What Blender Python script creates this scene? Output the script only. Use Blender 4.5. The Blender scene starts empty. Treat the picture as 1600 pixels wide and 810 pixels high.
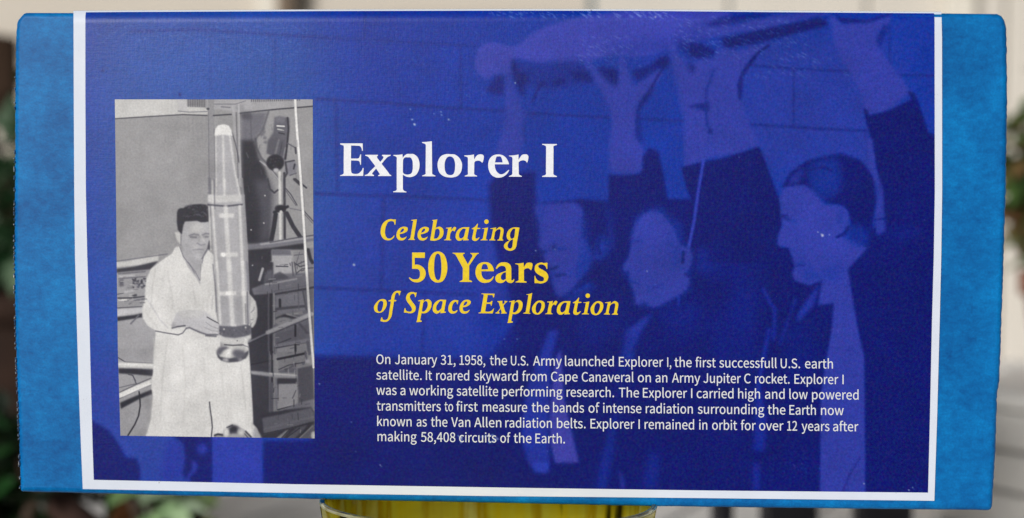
import bpy, bmesh, math, random
import numpy as np
from mathutils import Vector, Matrix

# ---------------------------------------------------------------- camera, sky, sun, exposure
S = bpy.context.scene
COL = S.collection
Z0 = 0.16                      # height of the carton's bottom edge above the deck
BW, BH = 0.30, 0.14861         # carton face, metres
FPX = 2300.0                   # focal length in pixels of the 1600 px wide picture
RM = np.array([[0.998529340572759, -0.006813544378164221, 0.053784120596491916],
               [0.009618044502327316, 0.9985977303261732, -0.052058296239569264],
               [-0.05335399924356609, 0.05249903428085403, 0.9971946661330952]])
CAMP = np.array([0.02741133, -0.44666797, Z0 + BH / 2 + 0.02348819])
M_BOX = np.array([[1, 0, 0], [0, 0, 1], [0, -1, 0]], float)     # (right, down, away) -> world
AX = M_BOX @ RM.T                                               # columns: camera right, down, forward

cam_d = bpy.data.cameras.new('camera')
cam = bpy.data.objects.new('camera', cam_d)
COL.objects.link(cam)
cam_d.sensor_width = 36.0
cam_d.lens = FPX / 1600 * 36.0
cam_d.clip_start = 0.02
cam_d.clip_end = 500
m = Matrix.Identity(4)
for i in range(3):
    m[i][0] = AX[i, 0]; m[i][1] = -AX[i, 1]; m[i][2] = -AX[i, 2]; m[i][3] = CAMP[i]
cam.matrix_world = m
cam_d.dof.use_dof = True
cam_d.dof.focus_distance = 0.447
cam_d.dof.aperture_fstop = 7.0
S.camera = cam

W = bpy.data.worlds.new('World')
S.world = W
W.use_nodes = True
wn = W.node_tree.nodes
sky = wn.new('ShaderNodeTexSky')
sky.sky_type = 'NISHITA'
sky.sun_disc = False
SUN_EL, SUN_AZ = 19.0, 208.0       # degrees; azimuth clockwise from +y
sky.sun_elevation = math.radians(SUN_EL)
sky.sun_rotation = math.radians(SUN_AZ)
sky.air_density = 1.0
sky.dust_density = 2.0
W.node_tree.links.new(sky.outputs[0], wn['Background'].inputs[0])
wn['Background'].inputs[1].default_value = 0.05
sd = bpy.data.lights.new('sun', 'SUN')
sun = bpy.data.objects.new('sun', sd)
COL.objects.link(sun)
sd.energy = 4.2
sd.angle = math.radians(22)
sd.color = (1.0, 0.985, 0.96)
_d = Vector((math.sin(math.radians(SUN_AZ)) * math.cos(math.radians(SUN_EL)),
             math.cos(math.radians(SUN_AZ)) * math.cos(math.radians(SUN_EL)),
             math.sin(math.radians(SUN_EL))))
sun.rotation_euler = _d.to_track_quat('Z', 'Y').to_euler()
S.view_settings.view_transform = 'Standard'
S.view_settings.look = 'None'
S.view_settings.exposure = -0.55
S.view_settings.gamma = 1.0

# ---------------------------------------------------------------- helpers
def ray(px, py):
    """directions (n,3) of the camera rays through picture points"""
    px = np.asarray(px, float); py = np.asarray(py, float)
    d = np.stack([(px - 800) / FPX, (py - 405) / FPX, np.ones_like(px)], -1)
    return d @ AX.T

def at(px, py, Y):
    """world points where those rays meet the plane(s) y = Y"""
    d = ray(px, py)
    t = (np.asarray(Y, float) - CAMP[1]) / d[..., 1]
    return CAMP + d * t[..., None]

def s2l(c):
    c = np.asarray(c, float)
    return np.where(c <= 0.04045, c / 12.92, ((c + 0.055) / 1.055) ** 2.4)

def tag(o, label=None, cat=None, group=None, kind=None):
    for k, v in (('label', label), ('category', cat), ('group', group), ('kind', kind)):
        if v:
            o[k] = v
    return o

def empty(name, loc=(0, 0, 0)):
    o = bpy.data.objects.new(name, None)
    o.location = loc
    o.empty_display_size = 0.02
    COL.objects.link(o)
    return o

def link(name, me, mat, parent=None):
    o = bpy.data.objects.new(name, me)
    COL.objects.link(o)
    if mat and not me.materials:
        me.materials.append(mat)
    if parent:
        o.parent = parent
        o.matrix_parent_inverse = Matrix.Translation(-parent_loc(parent))
    return o

def parent_loc(p):
    return Vector(p.location) if p.type == 'EMPTY' else Vector((0, 0, 0))

def from_bm(name, bm, mat, parent=None, smooth=False):
    me = bpy.data.meshes.new(name)
    bmesh.ops.recalc_face_normals(bm, faces=bm.faces)
    bm.to_mesh(me); bm.free()
    if smooth:
        me.polygons.foreach_set('use_smooth', [True] * len(me.polygons))
    return link(name, me, mat, parent)

def add_box(bm, x0, x1, y0, y1, z0, z1, bev=0.0):
    r = bmesh.ops.create_cube(bm, size=1)
    vs = r['verts']
    for v in vs:
        v.co = Vector((x0 + (v.co.x + .5) * (x1 - x0), y0 + (v.co.y + .5) * (y1 - y0), z0 + (v.co.z + .5) * (z1 - z0)))
    if bev:
        es = list({e for v in vs for e in v.link_edges})
        bmesh.ops.bevel(bm, geom=es, offset=bev, segments=2, affect='EDGES', profile=.5)

def add_tube(bm, pts, rad, seg=8):
    """tapered tube along points; rad is a number or a list"""
    n = len(pts)
    if not hasattr(rad, '__len__'):
        rad = [rad] * n
    rings = []
    for i, p in enumerate(pts):
        a = Vector(pts[max(i - 1, 0)]); b = Vector(pts[min(i + 1, n - 1)])
        q = (b - a).normalized().to_track_quat('Z', 'Y')
        rings.append([bm.verts.new(Vector(p) + q @ Vector((math.cos(k * 2 * math.pi / seg) * rad[i], math.sin(k * 2 * math.pi / seg) * rad[i], 0))) for k in range(seg)])
    for a, b in zip(rings, rings[1:]):
        for k in range(seg):
            bm.faces.new((a[k], a[(k + 1) % seg], b[(k + 1) % seg], b[k]))
    bm.faces.new(rings[0][::-1]); bm.faces.new(rings[-1])

def add_lathe(bm, prof, seg=64, sx=1.0, sy=1.0, c=(0, 0, 0), closed=False):
    rings = []
    for r, z in prof:
        rings.append([bm.verts.new((c[0] + sx * r * math.cos(k * 2 * math.pi / seg), c[1] + sy * r * math.sin(k * 2 * math.pi / seg), c[2] + z)) for k in range(seg)])
    pairs = list(zip(rings, rings[1:]))
    if closed:
        pairs.append((rings[-1], rings[0]))
    for a, b in pairs:
        for k in range(seg):
            bm.faces.new((a[k], a[(k + 1) % seg], b[(k + 1) % seg], b[k]))
    if not closed:
        bm.faces.new(rings[0][::-1]); bm.faces.new(rings[-1])

# ---------------------------------------------------------------- materials
def new_mat(name):
    mt = bpy.data.materials.new(name)
    mt.use_nodes = True
    return mt, mt.node_tree, mt.node_tree.nodes['Principled BSDF']

def noise(nt, scale, detail=2.0, rough=.5, vec=None, stretch=None):
    tc = nt.nodes.new('ShaderNodeTexCoord')
    out = tc.outputs['Object']
    if stretch:
        mp = nt.nodes.new('ShaderNodeMapping')
        mp.inputs['Scale'].default_value = stretch
        nt.links.new(out, mp.inputs[0]); out = mp.outputs[0]
    n = nt.nodes.new('ShaderNodeTexNoise')
    n.inputs['Scale'].default_value = scale
    n.inputs['Detail'].default_value = detail
    n.inputs['Roughness'].default_value = rough
    nt.links.new(out, n.inputs['Vector'])
    return n.outputs['Fac']

def rng(nt, val, a, b, lo=0.3, hi=0.7):
    r = nt.nodes.new('ShaderNodeMapRange')
    r.inputs['From Min'].default_value = lo; r.inputs['From Max'].default_value = hi
    r.inputs['To Min'].default_value = a; r.inputs['To Max'].default_value = b
    nt.links.new(val, r.inputs['Value'])
    return r.outputs['Result']

def mathn(nt, op, a, b):
    n = nt.nodes.new('ShaderNodeMath'); n.operation = op
    for i, v in enumerate((a, b)):
        if isinstance(v, (int, float)):
            n.inputs[i].default_value = v
        else:
            nt.links.new(v, n.inputs[i])
    return n.outputs[0]

def scale_col(nt, col, fac):
    n = nt.nodes.new('ShaderNodeVectorMath'); n.operation = 'SCALE'
    nt.links.new(col, n.inputs[0]); nt.links.new(fac, n.inputs['Scale'])
    return n.outputs[0]

def ramp(nt, fac, stops):
    r = nt.nodes.new('ShaderNodeValToRGB')
    el = r.color_ramp.elements
    while len(el) < len(stops):
        el.new(0.5)
    for e, (p, c) in zip(el, stops):
        e.position = p; e.color = (*c, 1)
    nt.links.new(fac, r.inputs[0])
    return r.outputs[0]

def bump(nt, bs, h, strength, dist):
    b = nt.nodes.new('ShaderNodeBump')
    b.inputs['Strength'].default_value = strength
    b.inputs['Distance'].default_value = dist
    nt.links.new(h, b.inputs['Height'])
    nt.links.new(b.outputs[0], bs.inputs['Normal'])

def linen(nt):
    """fine grain of the printed card: speckle plus a faint woven thread pattern"""
    g = noise(nt, 1500, 2, .6)
    h = noise(nt, 700, 2, .6, stretch=(.35, 1, 3.2))
    v = noise(nt, 700, 2, .6, stretch=(3.2, 1, .35))
    return g, h, v

def printed(name, rough, grain, spec=.5, bstr=.25):
    mt, nt, bs = new_mat(name)
    at_ = nt.nodes.new('ShaderNodeVertexColor'); at_.layer_name = 'print'
    g, h, v = linen(nt)
    f = mathn(nt, 'MULTIPLY', rng(nt, g, 1 - grain, 1 + grain), rng(nt, mathn(nt, 'ADD', h, v), 1 - grain * .3, 1 + grain * .3, .75, 1.25))
    # coloured ink speckle
    tc = nt.nodes.new('ShaderNodeTexCoord'); cn = nt.nodes.new('ShaderNodeTexNoise')
    cn.inputs['Scale'].default_value = 1300; cn.inputs['Detail'].default_value = 2
    nt.links.new(tc.outputs['Object'], cn.inputs['Vector'])
    mr = nt.nodes.new('ShaderNodeMix'); mr.data_type = 'RGBA'; mr.blend_type = 'LINEAR_LIGHT'
    mr.inputs['Factor'].default_value = grain * .14
    nt.links.new(scale_col(nt, at_.outputs[0], f), mr.inputs['A']); nt.links.new(cn.outputs['Color'], mr.inputs['B'])
    nt.links.new(mr.outputs['Result'], bs.inputs['Base Color'])
    bs.inputs['Roughness'].default_value = rough
    bs.inputs['Specular IOR Level'].default_value = spec
    hh = mathn(nt, 'ADD', mathn(nt, 'MULTIPLY', mathn(nt, 'ADD', h, v), .45), mathn(nt, 'MULTIPLY', noise(nt, 620, 4, .7, stretch=(1.3, 1, 1)), 1.0))
    bump(nt, bs, hh, bstr, .0002)
    return mt

def inked(name, rgb, rough=.45, grain=.07, spec=.4):
    mt, nt, bs = new_mat(name)
    c = nt.nodes.new('ShaderNodeRGB'); c.outputs[0].default_value = (*s2l(np.array(rgb) / 255), 1)
    g = noise(nt, 1300, 2, .6)
    nt.links.new(scale_col(nt, c.outputs[0], rng(nt, g, 1 - grain, 1 + grain)), bs.inputs['Base Color'])
    bs.inputs['Roughness'].default_value = rough
    bs.inputs['Specular IOR Level'].default_value = spec
    bump(nt, bs, g, .1, .0001)
    return mt

def mottled(name, a, b, scale, rough=.6, spec=.4, stretch=None, bs_=.2, bd=.002, detail=4, metallic=0):
    mt, nt, bs = new_mat(name)
    f = noise(nt, scale, detail, .6, stretch=stretch)
    nt.links.new(ramp(nt, f, [(.32, a), (.68, b)]), bs.inputs['Base Color'])
    bs.inputs['Roughness'].default_value = rough
    bs.inputs['Specular IOR Level'].default_value = spec
    bs.inputs['Metallic'].default_value = metallic
    if bs_:
        bump(nt, bs, f, bs_, bd)
    return mt

# ---------------------------------------------------------------- raster used to work out the ink of the printed pictures
class Canvas:
    """ink densities on a regular sheet; x0,y0 sheet origin, k samples per unit"""
    def __init__(self, x0, y0, x1, y1, k, base):
        self.x0, self.y0, self.k = x0, y0, k
        self.w, self.h = int((x1 - x0) * k), int((y1 - y0) * k)
        self.a = np.empty((self.h, self.w, 3), np.float32)
        self.a[:] = np.asarray(base, float) / 255

    def _box(self, xs, ys, pad):
        a = max(int(xs.min() - pad), 0); b = min(int(xs.max() + pad) + 2, self.w)
        c = max(int(ys.min() - pad), 0); d = min(int(ys.max() + pad) + 2, self.h)
        return a, b, c, d

    def blend(self, m, box, col, alpha):
        a, b, c, d = box
        m = (m * alpha)[..., None]
        self.a[c:d, a:b] = self.a[c:d, a:b] * (1 - m) + np.asarray(col, np.float32) / 255 * m

    def poly(self, pts, col, blur=.7, alpha=1.0, smooth=False):
        p = np.asarray(pts, float)
        if smooth:
            p = smooth_closed(p)
        xs = (p[:, 0] - self.x0) * self.k; ys = (p[:, 1] - self.y0) * self.k
        blur = blur * self.k
        a, b, c, d = box = self._box(xs, ys, 3 * blur + 2)
        if b <= a or d <= c:
            return
        ss = 3
        mk = np.zeros((d - c, (b - a)), np.float32)
        n = len(xs)
        x2, y2 = np.roll(xs, -1), np.roll(ys, -1)
        for r in range((d - c) * ss):
            yy = c + (r + .5) / ss
            hit = ((ys <= yy) & (y2 > yy)) | ((y2 <= yy) & (ys > yy))
            if not hit.any():
                continue
            cx = np.sort(xs[hit] + (yy - ys[hit]) / (y2[hit] - ys[hit]) * (x2[hit] - xs[hit])) - a
            row = mk[r // ss]
            for u, v in zip(cx[0::2], cx[1::2]):
                u = min(max(u, 0), b - a - 1e-6); v = min(max(v, 0), b - a - 1e-6)
                iu, iv = int(u), int(v)
                if iu == iv:
                    row[iu] += (v - u) / ss
                else:
                    row[iu] += (iu + 1 - u) / ss; row[iv] += (v - iv) / ss
                    row[iu + 1:iv] += 1 / ss
        if blur > .3:
            mk = gauss(mk, blur)
        self.blend(np.clip(mk, 0, 1), box, col, alpha)

    def line(self, pts, width, col, blur=.6, alpha=1.0):
        p = (np.asarray(pts, float) - (self.x0, self.y0)) * self.k
        hw = width * self.k / 2; blur = max(blur * self.k, .5)
        a, b, c, d = box = self._box(p[:, 0], p[:, 1], hw + 3 * blur + 1)
        if b <= a or d <= c:
            return
        X, Y = np.meshgrid(np.arange(a, b) + .5, np.arange(c, d) + .5)
        best = np.full(X.shape, 1e9)
        for (ax, ay), (bx, by) in zip(p, p[1:]):
            dx, dy = bx - ax, by - ay
            t = np.clip(((X - ax) * dx + (Y - ay) * dy) / max(dx * dx + dy * dy, 1e-9), 0, 1)
            best = np.minimum(best, np.hypot(X - ax - t * dx, Y - ay - t * dy))
        mk = np.clip((hw - best) / (2 * blur) + .5, 0, 1)
        self.blend(mk, box, col, alpha)

    def dot(self, x, y, rx, ry, col, blur=.6, alpha=1.0):
        t = np.linspace(0, 2 * math.pi, 24, endpoint=False)
        self.poly(np.stack([x + rx * np.cos(t), y + ry * np.sin(t)], 1), col, blur, alpha)

    def sample(self, px, py):
        fx = np.clip((px - self.x0) * self.k - .5, 0, self.w - 1.001)
        fy = np.clip((py - self.y0) * self.k - .5, 0, self.h - 1.001)
        ix, iy = fx.astype(int), fy.astype(int)
        u, v = (fx - ix)[..., None], (fy - iy)[..., None]
        A = self.a
        return (A[iy, ix] * (1 - u) + A[iy, ix + 1] * u) * (1 - v) + (A[iy + 1, ix] * (1 - u) + A[iy + 1, ix + 1] * u) * v

def gauss(a, s):
    r = int(math.ceil(3 * s))
    k = np.exp(-.5 * (np.arange(-r, r + 1) / s) ** 2); k /= k.sum()
    p = np.pad(a, ((r, r), (0, 0)))
    a = sum(k[i] * p[i:i + a.shape[0]] for i in range(2 * r + 1))
    p = np.pad(a, ((0, 0), (r, r)))
    return sum(k[i] * p[:, i:i + a.shape[1]] for i in range(2 * r + 1)).astype(np.float32)

def smooth_closed(p, n=5):
    q = []
    L = len(p)
    for i in range(L):
        a, b, c, d = p[i - 1], p[i], p[(i + 1) % L], p[(i + 2) % L]
        for j in range(n):
            t = j / n
            q.append(.5 * ((2 * b) + (c - a) * t + (2 * a - 5 * b + 4 * c - d) * t * t + (3 * b - a - 3 * c + d) * t ** 3))
    return np.array(q)

def P(win, scale, txt):
    """points typed as 'x,y x,y' in an enlarged window of the picture -> picture points"""
    return [(win[0] + float(a) / scale, win[1] + float(b) / scale) for a, b in (t.split(',') for t in txt.split())]

def glyph(win, scale, txt, dx=0, dy=0):
    """outline with smooth points and corners (suffix c) -> dense picture points"""
    raw = []
    for t in txt.split():
        c = t.endswith('c')
        a, b = t.rstrip('c').split(',')
        raw.append((np.array([win[0] + (float(a) + dx) / scale, win[1] + (float(b) + dy) / scale]), c))
    n = len(raw)
    out = []
    for i in range(n):
        p1, c1 = raw[i]; p2, c2 = raw[(i + 1) % n]
        p0 = 2 * p1 - p2 if c1 else raw[i - 1][0]
        p3 = 2 * p2 - p1 if c2 else raw[(i + 2) % n][0]
        if c1 and c2:
            out.append(p1); continue
        # centripetal tangents keep short and long spans from overshooting
        d0, d1, d2 = (max(np.linalg.norm(v), 1e-6) ** .5 for v in (p1 - p0, p2 - p1, p3 - p2))
        m1 = (p1 - p0) / d0 - (p2 - p0) / (d0 + d1) + (p2 - p1) / d1
        m2 = (p2 - p1) / d1 - (p3 - p1) / (d1 + d2) + (p3 - p2) / d2
        m1, m2 = m1 * d1, m2 * d1
        if c1: m1 = 1.0 * (p2 - p1) - .5 * (m2 - (p2 - p1))
        if c2: m2 = 1.0 * (p2 - p1) - .5 * (m1 - (p2 - p1))
        for j in range(6):
            t = j / 6
            out.append((2 * t**3 - 3 * t * t + 1) * p1 + (t**3 - 2 * t * t + t) * m1 + (-2 * t**3 + 3 * t * t) * p2 + (t**3 - t * t) * m2)
    return np.array(out)

def filled(name, contours, mat, parent, Y, offset=0.0):
    """flat ink: outlines (picture points) filled, holes cut, laid on the plane y = Y"""
    cu = bpy.data.curves.new(name, 'CURVE')
    cu.dimensions = '2D'; cu.fill_mode = 'BOTH'
    cu.offset = offset
    for c in contours:
        sp = cu.splines.new('POLY')
        sp.points.add(len(c) - 1)
        sp.use_cyclic_u = True
        for k, (x, y) in enumerate(c):
            sp.points[k].co = (x, -y, 0, 1)
    tmp = bpy.data.objects.new(name, cu)
    COL.objects.link(tmp)
    bpy.context.view_layer.update()
    dg = bpy.context.evaluated_depsgraph_get()
    me = bpy.data.meshes.new_from_object(tmp.evaluated_get(dg))
    bpy.data.objects.remove(tmp); bpy.data.curves.remove(cu)
    co = np.empty(len(me.vertices) * 3); me.vertices.foreach_get('co', co)
    co = co.reshape(-1, 3)
    w = at(co[:, 0], -co[:, 1], np.full(len(co), Y))
    me.vertices.foreach_set('co', w.ravel()); me.update()
    me.name = name
    return link(name, me, mat, parent)

def sheet(name, edge, nx, ny, colour, mat, parent, Y, smooth=True):
    """fine grid over a four-sided outline; edge(s,t) -> picture points, colour(px,py) -> ink, Y(px,py) -> depth"""
    s, t = np.meshgrid(np.linspace(0, 1, nx), np.linspace(0, 1, ny))
    px, py = edge(s, t)
    co = at(px, py, Y(px, py))
    idx = np.arange(nx * ny).reshape(ny, nx)
    f = np.stack([idx[:-1, :-1], idx[1:, :-1], idx[1:, 1:], idx[:-1, 1:]], -1).reshape(-1, 4)
    me = bpy.data.meshes.new(name)
    me.vertices.add(nx * ny); me.vertices.foreach_set('co', co.reshape(-1).astype(np.float32))
    me.loops.add(f.size); me.loops.foreach_set('vertex_index', f.ravel().astype(np.int32))
    me.polygons.add(len(f))
    me.polygons.foreach_set('loop_start', np.arange(0, f.size, 4, dtype=np.int32))
    me.polygons.foreach_set('loop_total', np.full(len(f), 4, np.int32))
    me.update(calc_edges=True)
    if smooth:
        me.polygons.foreach_set('use_smooth', np.ones(len(f), bool))
    if colour is not None:
        rgb = np.clip(colour(px, py).reshape(-1, 3), 0, 1)
        at_ = me.color_attributes.new('print', 'FLOAT_COLOR', 'POINT')
        rgba = np.concatenate([s2l(rgb), np.ones((len(rgb), 1))], 1).astype(np.float32)
        at_.data.foreach_set('color', rgba.ravel())
    return link(name, me, mat, parent)
# ---------------------------------------------------------------- the boxed kit: carton, printed sleeve, lettering
INK_D = (0, 18, 110); INK_M = (12, 49, 158); INK_L = (46, 58, 164); INK_W_SHEEN = (34, 80, 168)
# ---------------------------------------------------------------- the printed picture on the sleeve (men lifting a model rocket, blue duotone)
D = INK_D; M_ = INK_M; L = INK_L
INK_S = (9, 44, 148)
def paint_panel():
    c = Canvas(130, 10, 1465, 780, 1.0, M_)
    # broad tone patches of the block wall; left one includes painted sky sheen
    c.poly([(60, -40), (470, -40), (540, 300), (500, 560), (410, 690), (130, 790)], INK_W_SHEEN, 45, .9)
    c.poly([(500, 330), (770, 300), (770, 560), (500, 560)], L, 22, .40)
    c.poly([(1150, 60), (1400, 60), (1400, 330), (1160, 260)], L, 22, .62)
    c.poly([(130, 560), (330, 560), (330, 760), (130, 760)], L, 16, .55)
    ml = (14, 34, 128)
    for pts, w, al in (([(205, 50), (300, 46), (490, 58), (745, 72)], 5, .8), ([(262, 20), (262, 46)], 3, .3), ([(570, 20), (570, 58)], 4, .6),
                       ([(330, 52), (328, 150)], 4, .25), ([(430, 56), (428, 150)], 5, .4),
                       ([(495, 155), (600, 161), (690, 168), (790, 174)], 5, .85), ([(720, 74), (721, 168)], 5, .7),
                       ([(525, 162), (527, 300)], 6, .55), ([(495, 303), (620, 307), (768, 313)], 6, .75),
                       ([(600, 312), (596, 450)], 7, .6), ([(495, 450), (640, 456), (800, 464)], 6, .7),
                       ([(664, 460), (660, 555)], 7, .55), ([(490, 555), (600, 560)], 5, .6),
                       ([(826, 177), (950, 184)], 5, .85), ([(818, 177), (820, 222)], 5, .7), ([(999, 186), (1066, 189)], 5, .8),
                       ([(1180, 103), (1250, 108), (1330, 112)], 4.5, .85), ([(1240, 108), (1240, 197)], 4, .75), ([(1175, 195), (1260, 200), (1353, 205)], 4.5, .85),
                       ([(1400, 117), (1460, 119)], 4.5, .8), ([(1390, 32), (1390, 100)], 4, .7), ([(1352, 205), (1356, 250)], 4, .5),
                       ([(832, 318), (910, 314)], 4, .7), ([(1075, 250), (1078, 312)], 4, .2)):
        c.line(pts, w, ml, 1.9, al * (.5 if pts[0][0] < 480 else .75))
    # dark lower right: suits and shadow
    c.poly([(488, 557), (765, 561), (806, 500), (790, 440), (778, 415), (767, 350), (764, 290), (775, 275), (836, 268), (838, 322), (905, 312), (958, 325), (1045, 313),
            (1076, 313), (1100, 290), (1219, 400), (1370, 400), (1370, 330), (1462, 330), (1462, 775), (409, 775), (411, 689), (488, 689)], D, 3.2)
    c.poly([(600, 560), (790, 550), (810, 640), (700, 680), (560, 660)], (8, 28, 130), 20, .25)
    # bluer half-tones in the suits and between the men
    for t, al in (('430,210 520,220 520,340 480,420 430,330', .6), ('725,360 800,380 810,450 730,460', .55), ('60,340 110,420 100,560 120,700 30,760 -20,560', .55), ('600,560 720,520 740,620 640,660', .4),
                  ('840,400 940,380 960,520 880,640 830,560', .35), ('1360,290 1500,270 1500,340 1380,370', .45), ('330,560 480,540 470,640 350,700', .4), ('760,600 900,560 940,760 780,800', .3), ('1000,620 1120,600 1120,780 1020,800', .3)):
        c.poly(P((750, 219), 2.133, t), (4, 36, 146), 11, al)
    c.poly([(1322, 378), (1374, 350), (1388, 420), (1300, 440)], D, 3)
    # left-hand corner
    A = (130, 560); k = 3.521
    c.poly(P(A, k, '-10,300 50,345 140,395 200,480 235,545 295,552 312,610 310,700 -10,700'), D, 2.2, .92)
    c.poly(P(A, k, '480,420 550,470 560,560 545,640 580,670 590,720 715,720 712,420'), D, 2.5, .95)
    c.poly(P(A, k, '470,440 550,475 555,570 540,650 440,690 430,600 450,520'), (34, 50, 165), 3, .7)
    c.dot(130 + 655 / k, 560 + 500 / k, 9, 9, (40, 54, 168), 3, .9)
    c.poly(P(A, k, '600,560 630,580 625,620 590,650 585,690 570,690 575,640 595,620'), (44, 56, 170), 2, .9)
    c.poly(P(A, k, '712,420 982,420 988,720 712,720'), (40, 56, 168), 1.4, .9)
    # model rocket and the hands under it
    B = (700, 10); k = 3.24
    c.poly(P(B, k, '135,290 150,220 200,185 250,185 340,200 420,140 560,80 760,40 960,20 1400,20 1400,130 1200,190 1110,215 1040,245 960,255 820,250 700,285 580,290 450,290 335,262 320,330 230,350 190,370 150,340'), (52, 62, 172), 2.2, 1, True)
    c.poly(P(B, k, '820,190 1000,170 1150,150 1250,100 1330,80 1330,190 1100,240 960,250 820,250'), (24, 44, 150), 8, .55)
    c.poly(P(B, k, '190,430 250,350 290,350 290,450 240,450'), D, 3, .75)
    Z = (735, 15); z = 5.4
    c.poly(P(Z, z, '350,450 520,455 700,440 960,430 1000,500 1040,600 900,640 700,680 560,640 400,640'), (12, 36, 136), 5, .85)
    c.poly(P(Z, z, '345,440 380,430 400,520 480,540 490,620 455,640 460,720 430,730 400,660 360,600'), D, 3.2, .8)
    c.poly(P(Z, z, '690,610 750,575 810,595 800,630 700,650'), D, 3, .8)
    c.poly(P(Z, z, '560,620 640,600 650,640 580,660'), D, 3, .6)
    c.poly(P(Z, z, '850,520 960,510 1060,590 1040,610 880,600'), D, 3.5, .85)
    c.line(P(Z, z, '590,640 560,690 525,780'), 4, D, 2, .6)
    c.poly(P(B, k, '325,270 335,262 340,330 326,330'), D, 2, .5)
    c.poly(P(B, k, '285,330 320,330 325,400 345,450 365,480 375,530 400,540 385,580 375,640 385,690 370,760 370,830 200,830 250,700 280,620 290,500'), L, 4, .85)
    c.poly(P(B, k, '690,280 722,285 780,340 840,400 865,350 860,262 885,255 920,330 935,410 1000,360 1060,310 1090,335 1030,430 960,520 940,600 955,690 985,740 980,830 805,830 830,700 845,620 800,480 745,380'), L, 3, .92)
    c.poly(P(B, k, '745,310 800,320 855,320 852,410 800,375'), D, 3, .7)
    c.poly(P(B, k, '925,330 1000,305 1060,270 1115,245 1115,290 1060,320 960,385'), D, 3, .75)
    c.line(P((900, 60), 5.4, '735,250 690,320 640,410'), 4, D, 1.8, .7)
    c.poly(P((900, 60), 5.4, '640,410 660,400 650,440 600,520 545,590 515,600 560,500'), D, 2.2, .85)
    c.poly(P((900, 60), 5.4, '500,600 540,580 535,680 545,760 560,780 510,790 490,700'), D, 3, .7)
    c.poly(P((900, 60), 5.4, '180,235 350,260 360,400 300,340'), D, 2.2, .55)
    c.poly(P((900, 60), 5.4, '680,180 780,150 800,200 760,250 690,250'), D, 2.6, .7)
    c.poly(P(B, k, '940,640 970,620 990,680 965,700'), D, 3, .5)
    c.poly(P(B, k, '1115,190 1150,195 1190,270 1235,320 1300,262 1310,820 1195,830 1190,560 1160,430 1140,330'), L, 3, .92)
    # second window
    B = (1080, 10)
    c.poly(P(B, k, '60,130 440,40 560,25 700,20 690,45 640,52 440,104 160,150 90,150'), L, 2.5, .9)
    c.poly(P(B, k, '60,88 180,50 420,35 330,62 130,104'), D, 3, .7)
    c.poly(P(B, k, '152,162 400,110 640,58 682,70 690,98 560,130 420,165 330,190 220,205 170,225'), D, 2.4, .95)
    c.poly(P(B, k, '0,185 60,190 115,230 115,258 30,262 -10,250'), D, 3, .8)
    c.poly(P(B, k, '-20,280 110,255 150,205 240,225 390,195 330,250 262,340 250,470 290,590 345,705 200,755 70,772 -20,800'), L, 3, .92)
    c.line(P((1040, 15), 4.05, '650,230 590,270 540,330'), 4, D, 1.6, .8)
    c.poly(P((1040, 15), 4.05, '560,290 575,310 530,370 490,420 480,560 462,575 455,470 480,400 520,340'), D, 1.8, .9)
    c.poly(P((1040, 15), 4.05, '130,620 200,600 250,590 270,575 275,650 245,640 200,625'), D, 2.2, .75)
    c.line(P((1040, 15), 4.05, '300,390 285,450 258,510'), 5, (14, 40, 140), 2.4, .7)
    c.line(P((1040, 15), 4.05, '258,510 255,620 262,720 285,780'), 4.5, (14, 40, 140), 2.2, .75); c.dot(1040 + 285 / 4.05, 15 + 770 / 4.05, 3, 4.5, D, 1.8, .7)
    c.poly(P((1040, 15), 4.05, '140,340 180,350 180,400 160,400'), D, 3, .8); c.poly(P((1040, 15), 4.05, '70,190 200,230 310,240 310,300 200,310 90,250'), D, 4, .6)
    c.poly(P(B, k, '695,25 760,88 900,78 1015,35 1005,90 950,130 945,200 985,260 1030,320 1112,432 1000,525 880,558 862,430 800,330 725,200'), L, 2.6, .95)
    c.poly(P(B, k, '730,40 760,60 900,70 1020,30 1020,38 900,82 760,86'), D, 2, .9)
    c.poly(P(B, k, '940,170 970,100 1000,90 980,150 950,215'), D, 3, .6)
    c.poly(P(B, k, '872,515 895,530 900,555 1010,525 1115,470 1095,428 1130,440 1150,485 1200,640 1240,652 1240,1320 985,1320 950,900 915,690 885,580'), D, 1.6)
    # sleeves and jackets
    B = (940, 180); k = 3.6
    c.poly(P(B, k, '65,-30 195,-30 180,120 240,190 235,290 210,332 100,335 60,320 40,200'), L, 2.5, .85)
    c.poly(P(B, k, '40,335 110,340 215,332 232,300 232,235 268,182 320,208 350,345 370,472 490,480 500,700 460,740 430,640 370,560 310,520 230,540 190,580 165,680 140,830 30,830 70,700 30,600 40,450'), D, 2)
    c.poly(P(B, k, '-30,500 30,600 70,700 60,760 -30,720'), (16, 44, 155), 4, .7)
    c.poly(P(B, k, '450,295 560,265 690,240 790,210 885,178 905,220 960,370 1005,490 1015,620 990,700 1000,745 1050,740 1080,830 500,830 515,640 510,480 480,420'), D, 1.6)
    # first man
    B = (760, 250); k = 2.613
    c.poly(P(B, k, '0,330 25,350 42,400 45,480 70,560 0,600 -40,560'), L, 5, .6)
    Z = (830, 300); z = 4.627
    c.poly(P(Z, z, '330,60 560,65 560,300 600,330 600,430 560,500 430,520 390,330'), D, 3)
    c.poly(P(Z, z, '20,95 120,88 200,82 300,72 350,90 380,150 375,250 372,330 410,380 440,470 410,560 350,640 300,710 240,755 185,760 160,700 140,620 130,560 95,500 82,430 52,400 60,330 55,230 35,170'), L, 2.4, .88)
    c.poly(P(Z, z, '365,160 400,200 410,380 450,480 400,580 330,660 320,560 370,420'), INK_S, 5, .85)
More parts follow.
